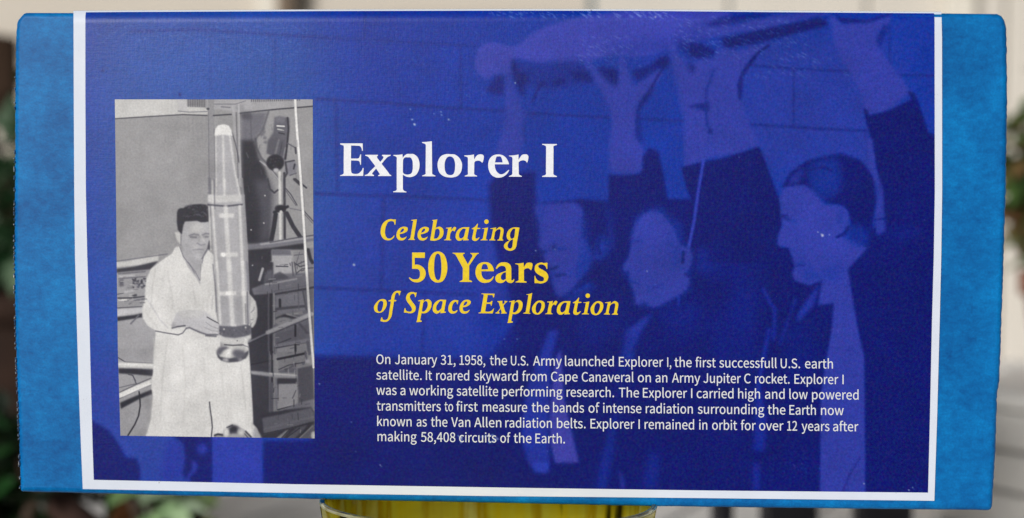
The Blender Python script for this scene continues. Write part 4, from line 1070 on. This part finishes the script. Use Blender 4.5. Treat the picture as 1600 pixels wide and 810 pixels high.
FIFTY = [
 ((635,385),W11,"103,114c 336,114c 332,212c 150,210c 150,335c 215,335 280,365 330,420 350,490 330,570 280,625 220,652 160,652 100,630 50,580 45,568c 58,562c 90,585 125,598 165,598 210,590 240,555 246,500 240,450 215,418 180,410 130,410 103,408c"),
 ((635,385),W11,"565,95 490,120 430,200 397,320 395,400 410,510 450,600 520,650 580,657 650,635 700,570 735,460 740,360 720,240 680,150 620,105|563,132 530,165 510,240 502,340 500,420 512,520 535,590 570,614 600,600 620,540 632,440 632,330 622,230 605,160"),
 ((710,385),W11,"-33,118c 185,120c 187,133c 165,140 155,150 158,175c 242,325c 300,225c 325,180 320,155 290,135c 290,122c 440,122c 440,135c 415,145 395,165 370,200c 268,350c 266,580c 268,610 290,618 320,630c 318,647c 95,645c 95,632c 130,618 148,605 150,570c 153,395c 60,225c 15,150 -5,138 -33,128c"),
 ((710,385),W11,"715,452c 488,452c 490,500 510,560 560,602 610,605 660,590 700,543c 712,550c 690,600 640,645 570,662 510,660 440,620 395,550 380,470 395,390 430,330 490,295 550,288 610,295 665,330 700,385|488,420c 495,370 515,330 545,322 580,330 600,370 610,418c"),
 ((710,385),W11,"750,398c 780,340 830,300 890,290 960,300 1010,340 1028,400c 1030,570c 1030,610 1045,620 1075,592c 1082,600c 1070,640 1030,665 990,662 950,640 935,610c 905,640 860,663 810,663 760,640 740,590 745,550 775,510 850,475 932,448c 930,400 905,365 860,355 820,362 790,385 765,415c|932,470c 890,480 850,520 840,565 850,600 880,615 910,605 932,590c"),
 ((780,385),W11,"290,312c 370,310 442,298c 445,385c 470,340 500,305 545,297 590,305 603,328c 592,400 575,438c 555,415 525,398 495,400 465,410 447,435c 448,590c 450,625 470,632 497,645c 495,658c 298,655c 298,643c 330,630 350,615 352,580c 353,370c 345,340 330,332 290,322c"),
 ((780,385),W11,"872,300c 870,412c 855,412c 845,375 810,340 765,328 725,335 705,360 720,390 790,430 850,470 885,530 885,580 860,630 810,662 750,675 700,668 640,668c 638,535c 650,535c 665,580 700,620 755,635 800,625 810,590 800,565 740,530 680,490 645,440 642,395 655,345 700,310 760,295 810,305 855,298c"),
]
_e = "525,405c 500,445 460,470 420,473 375,460 345,415 340,370 355,310 395,255 450,228 505,228 540,245 545,275 530,310 480,340 402,360c 400,390 420,425 460,430 495,420 520,402c|405,335c 420,295 445,262 465,258 478,272 470,300 440,325c"
_r = "427,245c 470,242 528,232c 520,290c 545,260 575,230 600,235 612,255c 595,285 580,312c 560,300 545,295 525,312c 505,350 498,400 497,440c 505,455 525,462c 520,472c 388,470c 390,462c 415,455 430,440 435,415c 462,280c 462,262 450,258 427,257c"
_a = "848,235c 812,440c 820,450 838,455c 835,470c 735,475c 742,440c 715,465 680,480 640,475 605,435 602,380 620,320 660,270 720,240 780,235c|785,268c 740,260 700,290 670,340 662,390 672,425 695,440 730,425 755,395c"
_t = "995,172c 1005,175c 992,245c 1045,250c 1045,265c 985,270c 960,400 960,430 975,440 1000,435 1025,415c 1032,420c 1010,455 975,480 940,483 905,465 897,430c 930,275c 890,268c 893,258c 930,240 960,215c"
_i = "385,258c 430,252 492,240c 455,435c 460,455 485,460c 483,472c 355,472c 358,462c 385,452 398,440 402,420c 428,280c 428,268 415,265 385,265c|424,135 436,106 464,95 492,106 504,135 492,164 464,175 436,164"
_n = "535,255c 580,250 640,238c 632,285c 665,255 700,232 740,240 770,270 772,320 750,430c 752,450 768,465c 765,478c 657,475c 660,465c 690,450 698,430 715,340 720,300 712,275 690,270 655,285 622,315c 600,430c 605,455 625,462c 622,475c 512,472c 515,462c 540,450 550,430 555,410c 580,290c 580,268 565,265 535,265c"
_p = "848,290c 890,280 950,268c 945,310c 970,285 1010,265 1050,272 1085,305 1092,360 1075,430 1030,490 970,518 910,515c 885,640c 895,648 918,655c 910,672c 818,680c 830,640c 885,320c 888,302 875,300 850,300c|938,335c 970,300 1000,300 1020,330 1020,390 1000,440 965,480 935,490 915,480c"
CELE = [
 ((590,335),W11,"330,92c 322,188c 305,188c 298,150 280,128 240,125 195,140 160,195 138,270 135,340 150,400 180,435 225,440 265,420 298,380c 303,385c 300,410 270,445 235,465 185,473 130,460 85,420 58,360 55,300 70,220 110,150 170,105 235,88 290,97c"),
 ((590,335),W11,_e),
 ((590,335),W11,"607,105c 660,98 712,92c 657,425c 658,440 665,450 675,458c 672,466c 553,464c 556,456c 575,445 590,435 595,420c 640,140c 643,125 632,118 607,113c"),
 ((590,335),W11,_e,382,2),
 ((660,335),W11,"175,105c 225,100 270,93c 240,250c 270,235 310,225 345,240 375,275 383,330 370,390 335,435 280,465 220,480 175,478 140,473c 195,140c 196,125 190,118 175,112c|232,285c 260,262 295,268 312,300 312,350 295,400 265,435 230,442 207,440c"),
 ((660,335),W11,_r), ((660,335),W11,_a), ((660,335),W11,_t), ((720,335),W11,_i), ((720,335),W11,_n),
 ((720,335),W11,"1060,242c 1010,540c 1000,590 970,635 920,658 870,660 815,635 780,590 785,550 820,510 880,475c 845,450 830,410 830,370 850,310 890,265 950,240 1000,238c|985,265c 950,262 915,300 892,350 890,400 905,435 925,445 960,425 970,400c|945,452c 890,480 855,530 845,575 860,610 900,622 925,600 935,560c"),
]
_o1 = "400,288 340,300 285,350 250,410 248,460 270,515 320,540 375,535 430,495 468,430 478,370 460,315|370,320 335,350 315,400 312,460 325,505 350,515 380,490 405,440 418,380 410,335"
SPACE = [
 ((580,445),W11,"215,260 150,275 90,330 52,395 52,440 75,490 130,510 190,500 240,455 275,390 283,330 265,280|175,293 140,320 118,370 112,430 122,475 155,490 185,470 205,420 217,360 215,310"),
 ((580,445),W11,"540,118c 530,140 515,193c 500,193c 498,165 480,148 455,150 435,180 415,275c 455,282c 450,300c 412,305c 380,500c 370,560 340,620 300,660 250,675 200,668 165,655c 185,592c 198,592c 210,630 235,640 265,638 295,620 315,560 325,500c 355,305c 310,300c 310,290c 360,272c 370,210 400,150 450,115 500,112c"),
 ((580,445),W11,"825,140c 805,225c 790,225c 785,185 765,165 740,168 710,185 698,220 710,260 750,320 795,380 805,430 790,480 750,510 700,518 640,508 590,505c 605,425c 618,425c 630,465 660,485 700,490 725,480 738,455 730,420 690,360 645,300 630,250 635,210 665,160 710,137 760,135 800,148c"),
 ((580,445),W11,_p),
 ((660,445),W11,"430,275c 395,480c 405,490 428,490c 420,508c 325,518c 332,480c 305,505 265,525 225,515 190,475 187,425 205,360 250,305 310,275 370,272c|368,308c 325,295 290,330 258,380 248,425 260,465 285,475 320,455 345,425c"),
 ((660,445),W11,"650,285c 638,355c 625,355c 620,325 600,308 580,318 550,360 535,410 535,455 555,482 585,485 610,470 635,462c 625,490 590,515 545,525 500,512 472,475 468,425 485,360 525,305 580,278 620,282c"),
 ((660,445),W11,"855,458c 830,495 795,520 755,525 705,510 675,465 670,420 690,355 730,300 785,275 840,278 872,300 873,330 850,365 800,395 730,410c 730,440 745,475 785,485 820,475 850,455c|740,385c 750,345 780,308 800,305 812,320 800,350 770,375c"),
 ((740,445),W11,"143,160c 380,165c 368,230c 350,230c 350,205 335,190 300,188 255,188c 235,320c 285,322 310,310 325,295c 342,295c 325,382c 312,382c 310,360 290,348 265,348 230,350c 213,460 210,480 225,488 270,490 320,475 360,432c 370,432c 345,520c 88,518c 90,508c 120,500 130,490 137,460c 180,205c 180,185 170,175 143,172c"),
 ((740,445),W11,"430,300c 525,292c 520,310 520,330c 527,362c 560,325 568,312 555,305c 557,293c 612,300c 608,312c 585,325 570,340 540,385c 568,480c 575,490 600,512c 598,523c 495,523c 497,510c 510,505 508,495 500,475c 492,440c 455,490 460,500 470,512c 465,523c 393,520c 397,508c 430,490 485,425c 460,340c 455,325 430,310c"),
 ((740,445),W11,_p,-206,15),
 ((740,445),W11,"955,175c 1005,170 1060,150c 1005,500c 1012,512 1028,517c 1022,528c 895,523c 900,513c 930,503 940,495 945,475c 990,205c 990,190 980,185 955,183c"),
 ((810,445),W11,_o1), ((810,445),W11,_r,94,63), ((810,445),W11,_a,94,64), ((880,445),W11,_t,-716,64), ((880,445),W11,_i,-20,65), ((880,445),W11,_o1,248,11), ((880,445),W11,_n,222,67),
]
def letters(rows):
    cs = []
    for r in rows:
        dx, dy = (r[3], r[4]) if len(r) > 3 else (0, 0)
        for c in r[2].split('|'):
            cs.append(glyph(r[0], r[1], c, dx, dy))
    return cs
white_ink = inked('white_ink', (238, 241, 250), .45, .05)
yellow_ink = inked('yellow_ink', (236, 204, 22), .45, .09)
filled('title_lettering', letters(TITLE), white_ink, sleeve, -.00056)
filled('subtitle_lettering', letters(CELE) + letters(FIFTY) + letters(SPACE), yellow_ink, sleeve, -.00056)

a, b = 560.0, 960.0
PARA = [
 (568.9, .0101, [("On",a,107),("January",a,218),("31,",a,490),("1958,",a,602),("the",a,783),("U.S.",a,908),("Army",a,1040),("launched",a,1230),("Explorer",b,27),("I,",b,315),("the",b,358),("first",b,483),("successfull",b,625),("U.S.",b,990),("earth",b,1135,1304)]),
 (593.2, .0101, [("satellite.",a,107),("It",a,402),("roared",a,464),("skyward",a,690),("from",a,975),("Cape",a,1147),("Canaveral",a,1330),("on",b,140),("an",b,245),("Army",b,343),("Jupiter",b,530),("C",b,773),("rocket.",b,838),("Explorer",b,1072),("I",b,1358,1368)]),
 (617.1, .0101, [("was",a,107),("a",a,250),("working",a,303),("satellite",a,585),("performing",a,855),("research.",a,1240),("The",b,27),("Explorer",b,170),("I",b,457),("carried",b,490),("high",b,737),("and",b,897),("low",b,1042),("powered",b,1177,1460)]),
 (641.6, .0100, [("transmitters",a,110),("to",a,513),("first",a,583),("measure",a,740),("the",a,1032),("bands",a,1159),("of",a,1370),("intense",a,1457),("radiation",b,187),("surrounding",b,497),("the",b,913),("Earth",b,1042),("now",b,1230,1367)]),
 (665.8, .0112, [("known",a,112),("as",a,347),("the",a,432),("Van",a,553),("Allen",a,690),("radiation",a,875),("belts.",a,1182),("Explorer",a,1382),("I",b,144),("remained",b,180),("in",b,505),("orbit",b,582),("for",b,753),("over",b,862),("12",b,1029),("years",b,1115),("after",b,1302,1450)]),
 (689.4, .0125, [("making",a,114),("58,408",a,372),("circuits",a,600),("of",a,845),("the",a,925),("Earth.",a,1054,1235)]),
]
def paragraph():
    cs = []
    sy = 0.0572                       # outline units -> picture units
    for base, slope, words in PARA:
        for i, w in enumerate(words):
            x0 = w[1] + w[2] / 3.81
            x1 = w[1] + w[3] / 3.81 if len(w) > 3 else words[i + 1][1] + words[i + 1][2] / 3.81 - 6.4
            wid = sum(SANS[ch][0] for ch in w[0]) - 30
            sx = min(.0535, max(.042, (x1 - x0) / wid)) if len(w[0]) > 1 else .0521
            pen = None
            for ch in w[0]:
                adv, txt = SANS[ch]
                gl = [np.array([[float(v) for v in t.split(',')] for t in c.split()]) for c in txt.split('|')]
                if pen is None:
                    pen = -min(g_[:, 0].min() for g_ in gl)
                for g_ in gl:
                    x = x0 + (pen + g_[:, 0]) * sx
                    cs.append(np.stack([x, base + (x - 588) * slope - g_[:, 1] * sy], 1))
                pen += adv
    return cs
text_ink = inked('text_ink', (226, 229, 234), .45, .06)
filled('paragraph_lettering', paragraph(), text_ink, sleeve, -.00056, .07)

# ---------------------------------------------------------------- what the box stands on: an oval yellow glass dish on the pale deck
c0 = at(763, 788, .004)
CX, CY, RZ = float(c0[0]), .001, Z0 - .0004
RX, RY = .0518, .034
dish = empty('glass_dish', (CX, CY, 0))
tag(dish, 'shiny yellow oval glass dish with a thin bright rim, directly under the blue box', 'dish')
mg, nt, bs = new_mat('yellow_glass')
fz = noise(nt, 75, 3, .55, stretch=(1, 1, .08))
bands = ramp(nt, fz, [(.34, (.06, .045, .003)), (.38, (1, .88, .08)), (.50, (1, .96, .22)), (.57, (.8, .62, .03)), (.61, (1, .98, .5)), (.70, (1, .92, .2))])  # yellow glass streaks, dark reflections and highlights painted into the colour
nt.links.new(bands, bs.inputs['Base Color'])
bs.inputs['Roughness'].default_value = .15
tl = nt.nodes.new('ShaderNodeBsdfTranslucent')
nt.links.new(bands, tl.inputs[0])
mx = nt.nodes.new('ShaderNodeMixShader'); mx.inputs[0].default_value = .9
nt.links.new(bs.outputs[0], mx.inputs[1]); nt.links.new(tl.outputs[0], mx.inputs[2])
gl = nt.nodes.new('ShaderNodeBsdfGlossy'); gl.inputs['Roughness'].default_value = .06
fr = nt.nodes.new('ShaderNodeFresnel'); fr.inputs[0].default_value = 1.55
m2 = nt.nodes.new('ShaderNodeMixShader')
nt.links.new(fr.outputs[0], m2.inputs[0]); nt.links.new(mx.outputs[0], m2.inputs[1]); nt.links.new(gl.outputs[0], m2.inputs[2])
nt.links.new(m2.outputs[0], nt.nodes['Material Output'].inputs[0])
bm = bmesh.new()
h = Z0 - .0004
prof = [(.70, .0), (.78, .002), (.84, .02), (.93, .09), (.985, h - .006), (1.0, h - .0012), (.995, h), (.975, h), (.965, h - .0015), (.955, h - .01), (.90, .09), (.80, .02), (.6, .012)]
add_lathe(bm, prof, 120, RX, RY, (CX, CY, 0))
# ribs pressed into the inner wall
for v in bm.verts:
    rr = math.hypot((v.co.x - CX) / RX, (v.co.y - CY) / RY)
    if rr < .96 and .015 < v.co.z < h - .005:
        th = math.atan2((v.co.y - CY) / RY, (v.co.x - CX) / RX)
        s = 1 + .012 * math.sin(14 * th) * min(1, (h - v.co.z) / .03)
        v.co.x = CX + (v.co.x - CX) * s; v.co.y = CY + (v.co.y - CY) * s
from_bm('bowl', bm, mg, dish, True)
mr = mottled('rim_glass', (.45, .42, .18), (.8, .78, .5), 200, .12, .6, metallic=.6, bs_=0)
bm = bmesh.new()
prof = [(.9975 + .007 * math.cos(t), h - .0006 + .0005 * math.sin(t)) for t in np.linspace(0, 2 * math.pi, 8, endpoint=False)]
add_lathe(bm, prof, 120, RX, RY, (CX, CY, 0), closed=True)
from_bm('rim', bm, mr, dish, True)

# ground and deck
mgr = mottled('lawn', (.03, .05, .015), (.07, .09, .03), 3, .9, .2, bs_=.5, bd=.05)
bm = bmesh.new(); q = 200
bm.faces.new([bm.verts.new(v) for v in ((-q, -q, -.12), (q, -q, -.12), (q, q, -.12), (-q, q, -.12))])
tag(from_bm('ground', bm, mgr), kind='structure')
md = mottled('deck_paint', (.74, .73, .72), (.82, .81, .80), 9, .55, .4, stretch=(1, .15, 1), bs_=.15)
bm = bmesh.new()
ang = math.radians(-24)
ca, sa = math.cos(ang), math.sin(ang)
for i in range(-26, 27):
    x0 = i * .095
    add_box(bm, x0, x0 + .090, -.22 - x0 * .445, 2.9 , -.03, 0, .002)
for v in bm.verts:
    x, y = v.co.x, v.co.y
    v.co.x, v.co.y = x * ca - y * sa, x * sa + y * ca
tag(from_bm('deck', bm, md), kind='structure')

# house wall behind: boards, trim, downpipe
house = empty('house_wall', (0, 1.75, -.1))
tag(house, 'pale beige boarded house wall out of focus behind the box', 'wall')
YW = 1.75
ms = mottled('beige_siding', (.50, .45, .39), (.60, .55, .48), 6, .6, .3, stretch=(.3, 1, 6), bs_=.1)
bm = bmesh.new()
for i in range(18):
    z0 = -.1 + i * .11
    vs = [(-2.6, YW - .014, z0), (.02, YW - .014, z0), (.02, YW, z0 + .112), (-2.6, YW, z0 + .112), (-2.6, YW + .02, z0), (.02, YW + .02, z0), (.02, YW + .02, z0 + .112), (-2.6, YW + .02, z0 + .112)]
    b_ = [bm.verts.new(v) for v in vs]
    for f in ((0, 1, 2, 3), (0, 4, 5, 1), (4, 7, 6, 5), (0, 3, 7, 4), (1, 5, 6, 2), (3, 2, 6, 7)):
        bm.faces.new([b_[k] for k in f])
from_bm('siding', bm, ms, house)
mpn = mottled('greige_panel', (.58, .545, .49), (.66, .62, .56), 4, .55, .3, stretch=(1, 1, .2), bs_=.1)
bm = bmesh.new()
for i in range(14):
    x0 = .03 + i * .2
    add_box(bm, x0, x0 + .196, YW - .006, YW + .02, -.1, 1.9, .004)
from_bm('board_panel', bm, mpn, house)
mtr = mottled('cream_trim', (.66, .62, .54), (.74, .70, .62), 8, .5, .4, bs_=.05)
for px, w in ((424, .035), (1492, .045)):
    x = float(at(px, 8, YW)[0])
    bm = bmesh.new(); add_box(bm, x - w / 2, x + w / 2, YW - .035, YW - .002, -.1, 1.9, .004)
    from_bm('trim_board', bm, mtr, house)
mpi = mottled('brown_pipe', (.20, .15, .11), (.28, .22, .17), 20, .5, .4, bs_=.05)
for px, w in ((457, .015),):
    x = float(at(px, 8, YW)[0])
    bm = bmesh.new(); add_tube(bm, [(x, YW - .04, -.1), (x, YW - .04, 1.9)], w, 16)
    from_bm('downpipe', bm, mpi, house, True)

# plants: stems with many small folded leaves
def leaf(bm, p, d, size, up):
    d = d.normalized(); s = d.cross(up).normalized() * size * .32
    n = s.cross(d).normalized() * size * .10
    a = bm.verts.new(p); b = bm.verts.new(p + d * size * .45 + s + n); c = bm.verts.new(p + d * size * .45 - s + n)
    m_ = bm.verts.new(p + d * size * .5 - n * .4); t = bm.verts.new(p + d * size - n)
    bm.faces.new((a, b, m_)); bm.faces.new((a, m_, c)); bm.faces.new((b, t, m_)); bm.faces.new((m_, t, c))

def plant(name, label, centre, r, n, size, cols, seed, z0, stems=9, group=None):
    rd = random.Random(seed)
    root = empty(name, (centre[0], centre[1], z0))
    tag(root, label, 'plant', group)
    mt, nt, bs = new_mat('leaf')
    oi = nt.nodes.new('ShaderNodeNewGeometry')
    nt.links.new(ramp(nt, oi.outputs['Random Per Island'], [(0, cols[0]), (.6, cols[1]), (1, cols[2])]), bs.inputs['Base Color'])
    bs.inputs['Roughness'].default_value = .45
    bs.inputs['Transmission Weight'].default_value = 0
    sub = nt.nodes.new('ShaderNodeBsdfTranslucent'); sub.inputs[0].default_value = (*[min(1, v * 1.6) for v in cols[1]], 1)
    mx = nt.nodes.new('ShaderNodeMixShader'); mx.inputs[0].default_value = .25
    o_ = nt.nodes['Material Output']
    nt.links.new(bs.outputs[0], mx.inputs[1]); nt.links.new(sub.outputs[0], mx.inputs[2]); nt.links.new(mx.outputs[0], o_.inputs[0])
    bl = bmesh.new(); bs_ = bmesh.new()
    tips = []
    for _ in range(stems):
        e = Vector((rd.gauss(0, 1), rd.gauss(0, 1), rd.gauss(.2, .8))).normalized() * rd.uniform(.5, .95)
        tip = Vector((centre[0] + e.x * r[0], centre[1] + e.y * r[1], centre[2] + e.z * r[2]))
        base = Vector((centre[0] + e.x * r[0] * .15, centre[1] + e.y * r[1] * .15, z0))
        mid = base.lerp(tip, .55) + Vector((rd.uniform(-.02, .02), rd.uniform(-.02, .02), .03))
        add_tube(bs_, [base, mid, tip], [.007, .0045, .0015], 6)
        tips.append((base, mid, tip))
    for _ in range(n):
        b0, m0, t0 = rd.choice(tips)
        u = rd.random() ** .6
        p = b0.lerp(m0, u / .55) if u < .55 else m0.lerp(t0, (u - .55) / .45)
        off = Vector((rd.gauss(0, 1), rd.gauss(0, 1), rd.gauss(0, 1))) * min(r) * .22
        q_ = p + off
        if q_.z < z0 + .02:
            continue
        leaf(bl, q_, Vector((rd.gauss(0, 1), rd.gauss(0, 1), rd.gauss(-.1, .6))), size * rd.uniform(.6, 1.2), Vector((rd.uniform(-.3, .3), rd.uniform(-.3, .3), 1)))
    from_bm('foliage', bl, mt, root)
    from_bm('stem', bs_, mottled('bark', (.04, .028, .02), (.08, .055, .04), 60, .8, .2), root, True)
    return root

def pot(name, label, x, y, r, hgt, ca_, cb_):
    t = empty(name, (x, y, 0)); tag(t, label, 'pot')
    mm = mottled('fired_clay', ca_, cb_, 25, .75, .25)
    bm = bmesh.new()
    add_lathe(bm, [(r * .68, 0), (r * .70, .004), (r * .95, hgt * .8), (r * .95, hgt * .82), (r * 1.06, hgt * .83), (r * 1.08, hgt), (r * .96, hgt), (r * .9, hgt * .9), (r * .6, .02)], 40, 1, 1, (x, y, 0))
    from_bm('body', bm, mm, t, True)
    bm = bmesh.new(); add_lathe(bm, [(r * .9, hgt * .86), (r * .5, hgt * .9), (r * .01, hgt * .9)], 30, 1, 1, (x, y, 0))
    from_bm('soil', bm, mottled('soil', (.012, .009, .007), (.035, .026, .018), 80, .95, .1), t)

# left: dark shrub with a stout trunk
pl = at(-20, 420, 1.0)
pot('plant_pot', 'dark brown clay pot at the far left behind the box', float(pl[0]) + .03, 1.0, .12, .15, (.02, .01, .007), (.04, .02, .013))
plant('potted_shrub', 'dark green leafy shrub at the left edge behind the box', (float(pl[0]) + .02, 1.0, .19), (.17, .15, .125), 650, .045, ((.006, .022, .008), (.03, .095, .035), (.24, .34, .22)), 3, .14, 12)
tb = at(10, 130, 1.25)
bm = bmesh.new()
add_tube(bm, [(float(tb[0]) - .02, 1.25, 0), (float(tb[0]) - .03, 1.25, .25), (float(tb[0]) - .022, 1.25, .36), (float(tb[0]) - .016, 1.25, .425)], [.05, .045, .036, .030], 12)
tr = from_bm('tree_stump', bm, mottled('dark_bark', (.03, .018, .012), (.085, .052, .035), 25, .9, .1, stretch=(1, 1, .2)), None, True)
tag(tr, 'dark brown upright trunk above the shrub at the upper left edge', 'trunk')
# under the box on the left: terracotta pot, pale hosta leaves
def xat(px, Y):
    return float(at(px, 797, Y)[0])
pot('plant_pot', 'low rust orange clay pot below the left part of the box', xat(194, .62), .62, .018, .075, (.22, .08, .02), (.36, .14, .05))
plant('leafy_plant', 'pale green broad-leaved plant below the left part of the box', (xat(250, .5), .5, .055), (.014, .02, .03), 26, .036, ((.22, .38, .14), (.46, .62, .38), (.62, .74, .56)), 8, .0, 8)
plant('leafy_plant', 'small lime green plant below the box beside the paler one', (xat(306, .55), .55, .05), (.016, .02, .03), 26, .035, ((.12, .20, .02), (.34, .46, .05), (.6, .52, .36)), 9, .0, 6)
plant('leafy_plant', 'nearly black green low plant under the lower left corner of the box', (xat(20, .5) - .01, .5, .06), (.06, .06, .07), 200, .035, ((.004, .008, .004), (.010, .025, .008), (.03, .12, .03)), 12, .0, 9)
bm = bmesh.new()
d0 = at(78, 775, .48); d1 = at(135, 826, .48)
add_tube(bm, [Vector(d0) + Vector((-.03, .02, .03)), Vector(d0), Vector(d1), Vector((d1[0] + .03, .48, 0.012))], [.009, .010, .011, .012], 10)
tag(from_bm('fallen_branch', bm, mottled('branch_bark', (.025, .013, .01), (.06, .032, .025), 40, .8, .2, stretch=(1, 1, .3)), None, True), 'reddish brown branch slanting down below the lower left corner of the box', 'branch')

# right: white boarded stand with a potted shrub on it
ws = at(1600, 588, .75)
zs = float(ws[2])
sx0 = float(at(1452, 800, .70)[0])
stand = empty('garden_stand', (sx0, .72, 0))
tag(stand, 'white boarded stand filling the lower right corner behind the box', 'stand')
mwh = mottled('white_boards', (.82, .80, .76), (.88, .86, .82), 12, .5, .4, stretch=(.3, 1, 2), bs_=.1)
def slanted(bm, a0, a1, l, z0, z1, bev):
    """box running back to the right at a slant"""
    n0 = len(bm.verts)
    add_box(bm, a0, a1, 0, l, z0, z1, bev)
    bm.verts.ensure_lookup_table()
    th = math.radians(-52)
    for v in bm.verts[n0:]:
        x, y = v.co.x, v.co.y
        v.co.x = sx0 + x * math.cos(th) - y * math.sin(th); v.co.y = .70 + x * math.sin(th) + y * math.cos(th)
bm = bmesh.new()
nb = 3
for i in range(nb):
    hh = (zs - .012) / nb
    slanted(bm, .004, .60, .16, i * hh + .002, (i + 1) * hh - .0015, .001)
from_bm('board', bm, mwh, stand)
bm = bmesh.new(); slanted(bm, -.004, .61, .17, zs - .012, zs, .002)
from_bm('top', bm, mwh, stand)
pr = at(1668, 500, .80)
px_, py_ = float(pr[0]), .80
tp = empty('plant_pot', (px_, py_, zs)); tag(tp, 'russet clay pot on the white stand at the right edge', 'pot')
mm = mottled('fired_clay', (.22, .08, .05), (.34, .14, .09), 25, .75, .25)
bm = bmesh.new(); r = .036
add_lathe(bm, [(r * .66, 0), (r * .68, .002), (r * .95, .06), (r * 1.1, .062), (r * 1.12, .082), (r * .98, .083), (r * .9, .07), (r * .5, .01)], 40, 1, 1, (px_, py_, zs))
from_bm('body', bm, mm, tp, True)
bm = bmesh.new(); add_lathe(bm, [(r * .92, .070), (r * .5, .074), (r * .01, .074)], 30, 1, 1, (px_, py_, zs))
from_bm('soil', bm, mottled('soil', (.012, .009, .007), (.035, .026, .018), 80, .95, .1), tp)
pc = at(1640, 245, .80)
plant('potted_shrub', 'green and russet shrub at the right edge behind the box', (px_, py_, float(pc[2])), (.078, .06, .095), 520, .036, ((.03, .06, .018), (.09, .17, .045), (.24, .09, .05)), 21, zs + .07, 10)

# lower right: dark four-legged stool, only the feet show under the box
st = empty('garden_stool', (float(at(1270, 800, .48)[0]), .48, 0))
tag(st, 'black stool whose dark legs show below the right part of the box', 'stool')
mb = mottled('black_paint', (.006, .006, .010), (.016, .015, .022), 40, .4, .4)
for px, w, yy in ((1128, .014, .52), (1232, .034, .46), (1378, .035, .48)):
    x = float(at(px, 800, yy)[0])
    bm = bmesh.new(); add_box(bm, x - w / 2, x + w / 2, yy - .012, yy + .012, 0, .16, .004)
    from_bm('leg', bm, mb, st)
x0 = float(at(1110, 800, .48)[0]); x1 = float(at(1410, 800, .48)[0])
bm = bmesh.new(); add_box(bm, x0 - .02, x1 + .02, .42, .55, .16, .18, .006)
from_bm('seat', bm, mb, st)
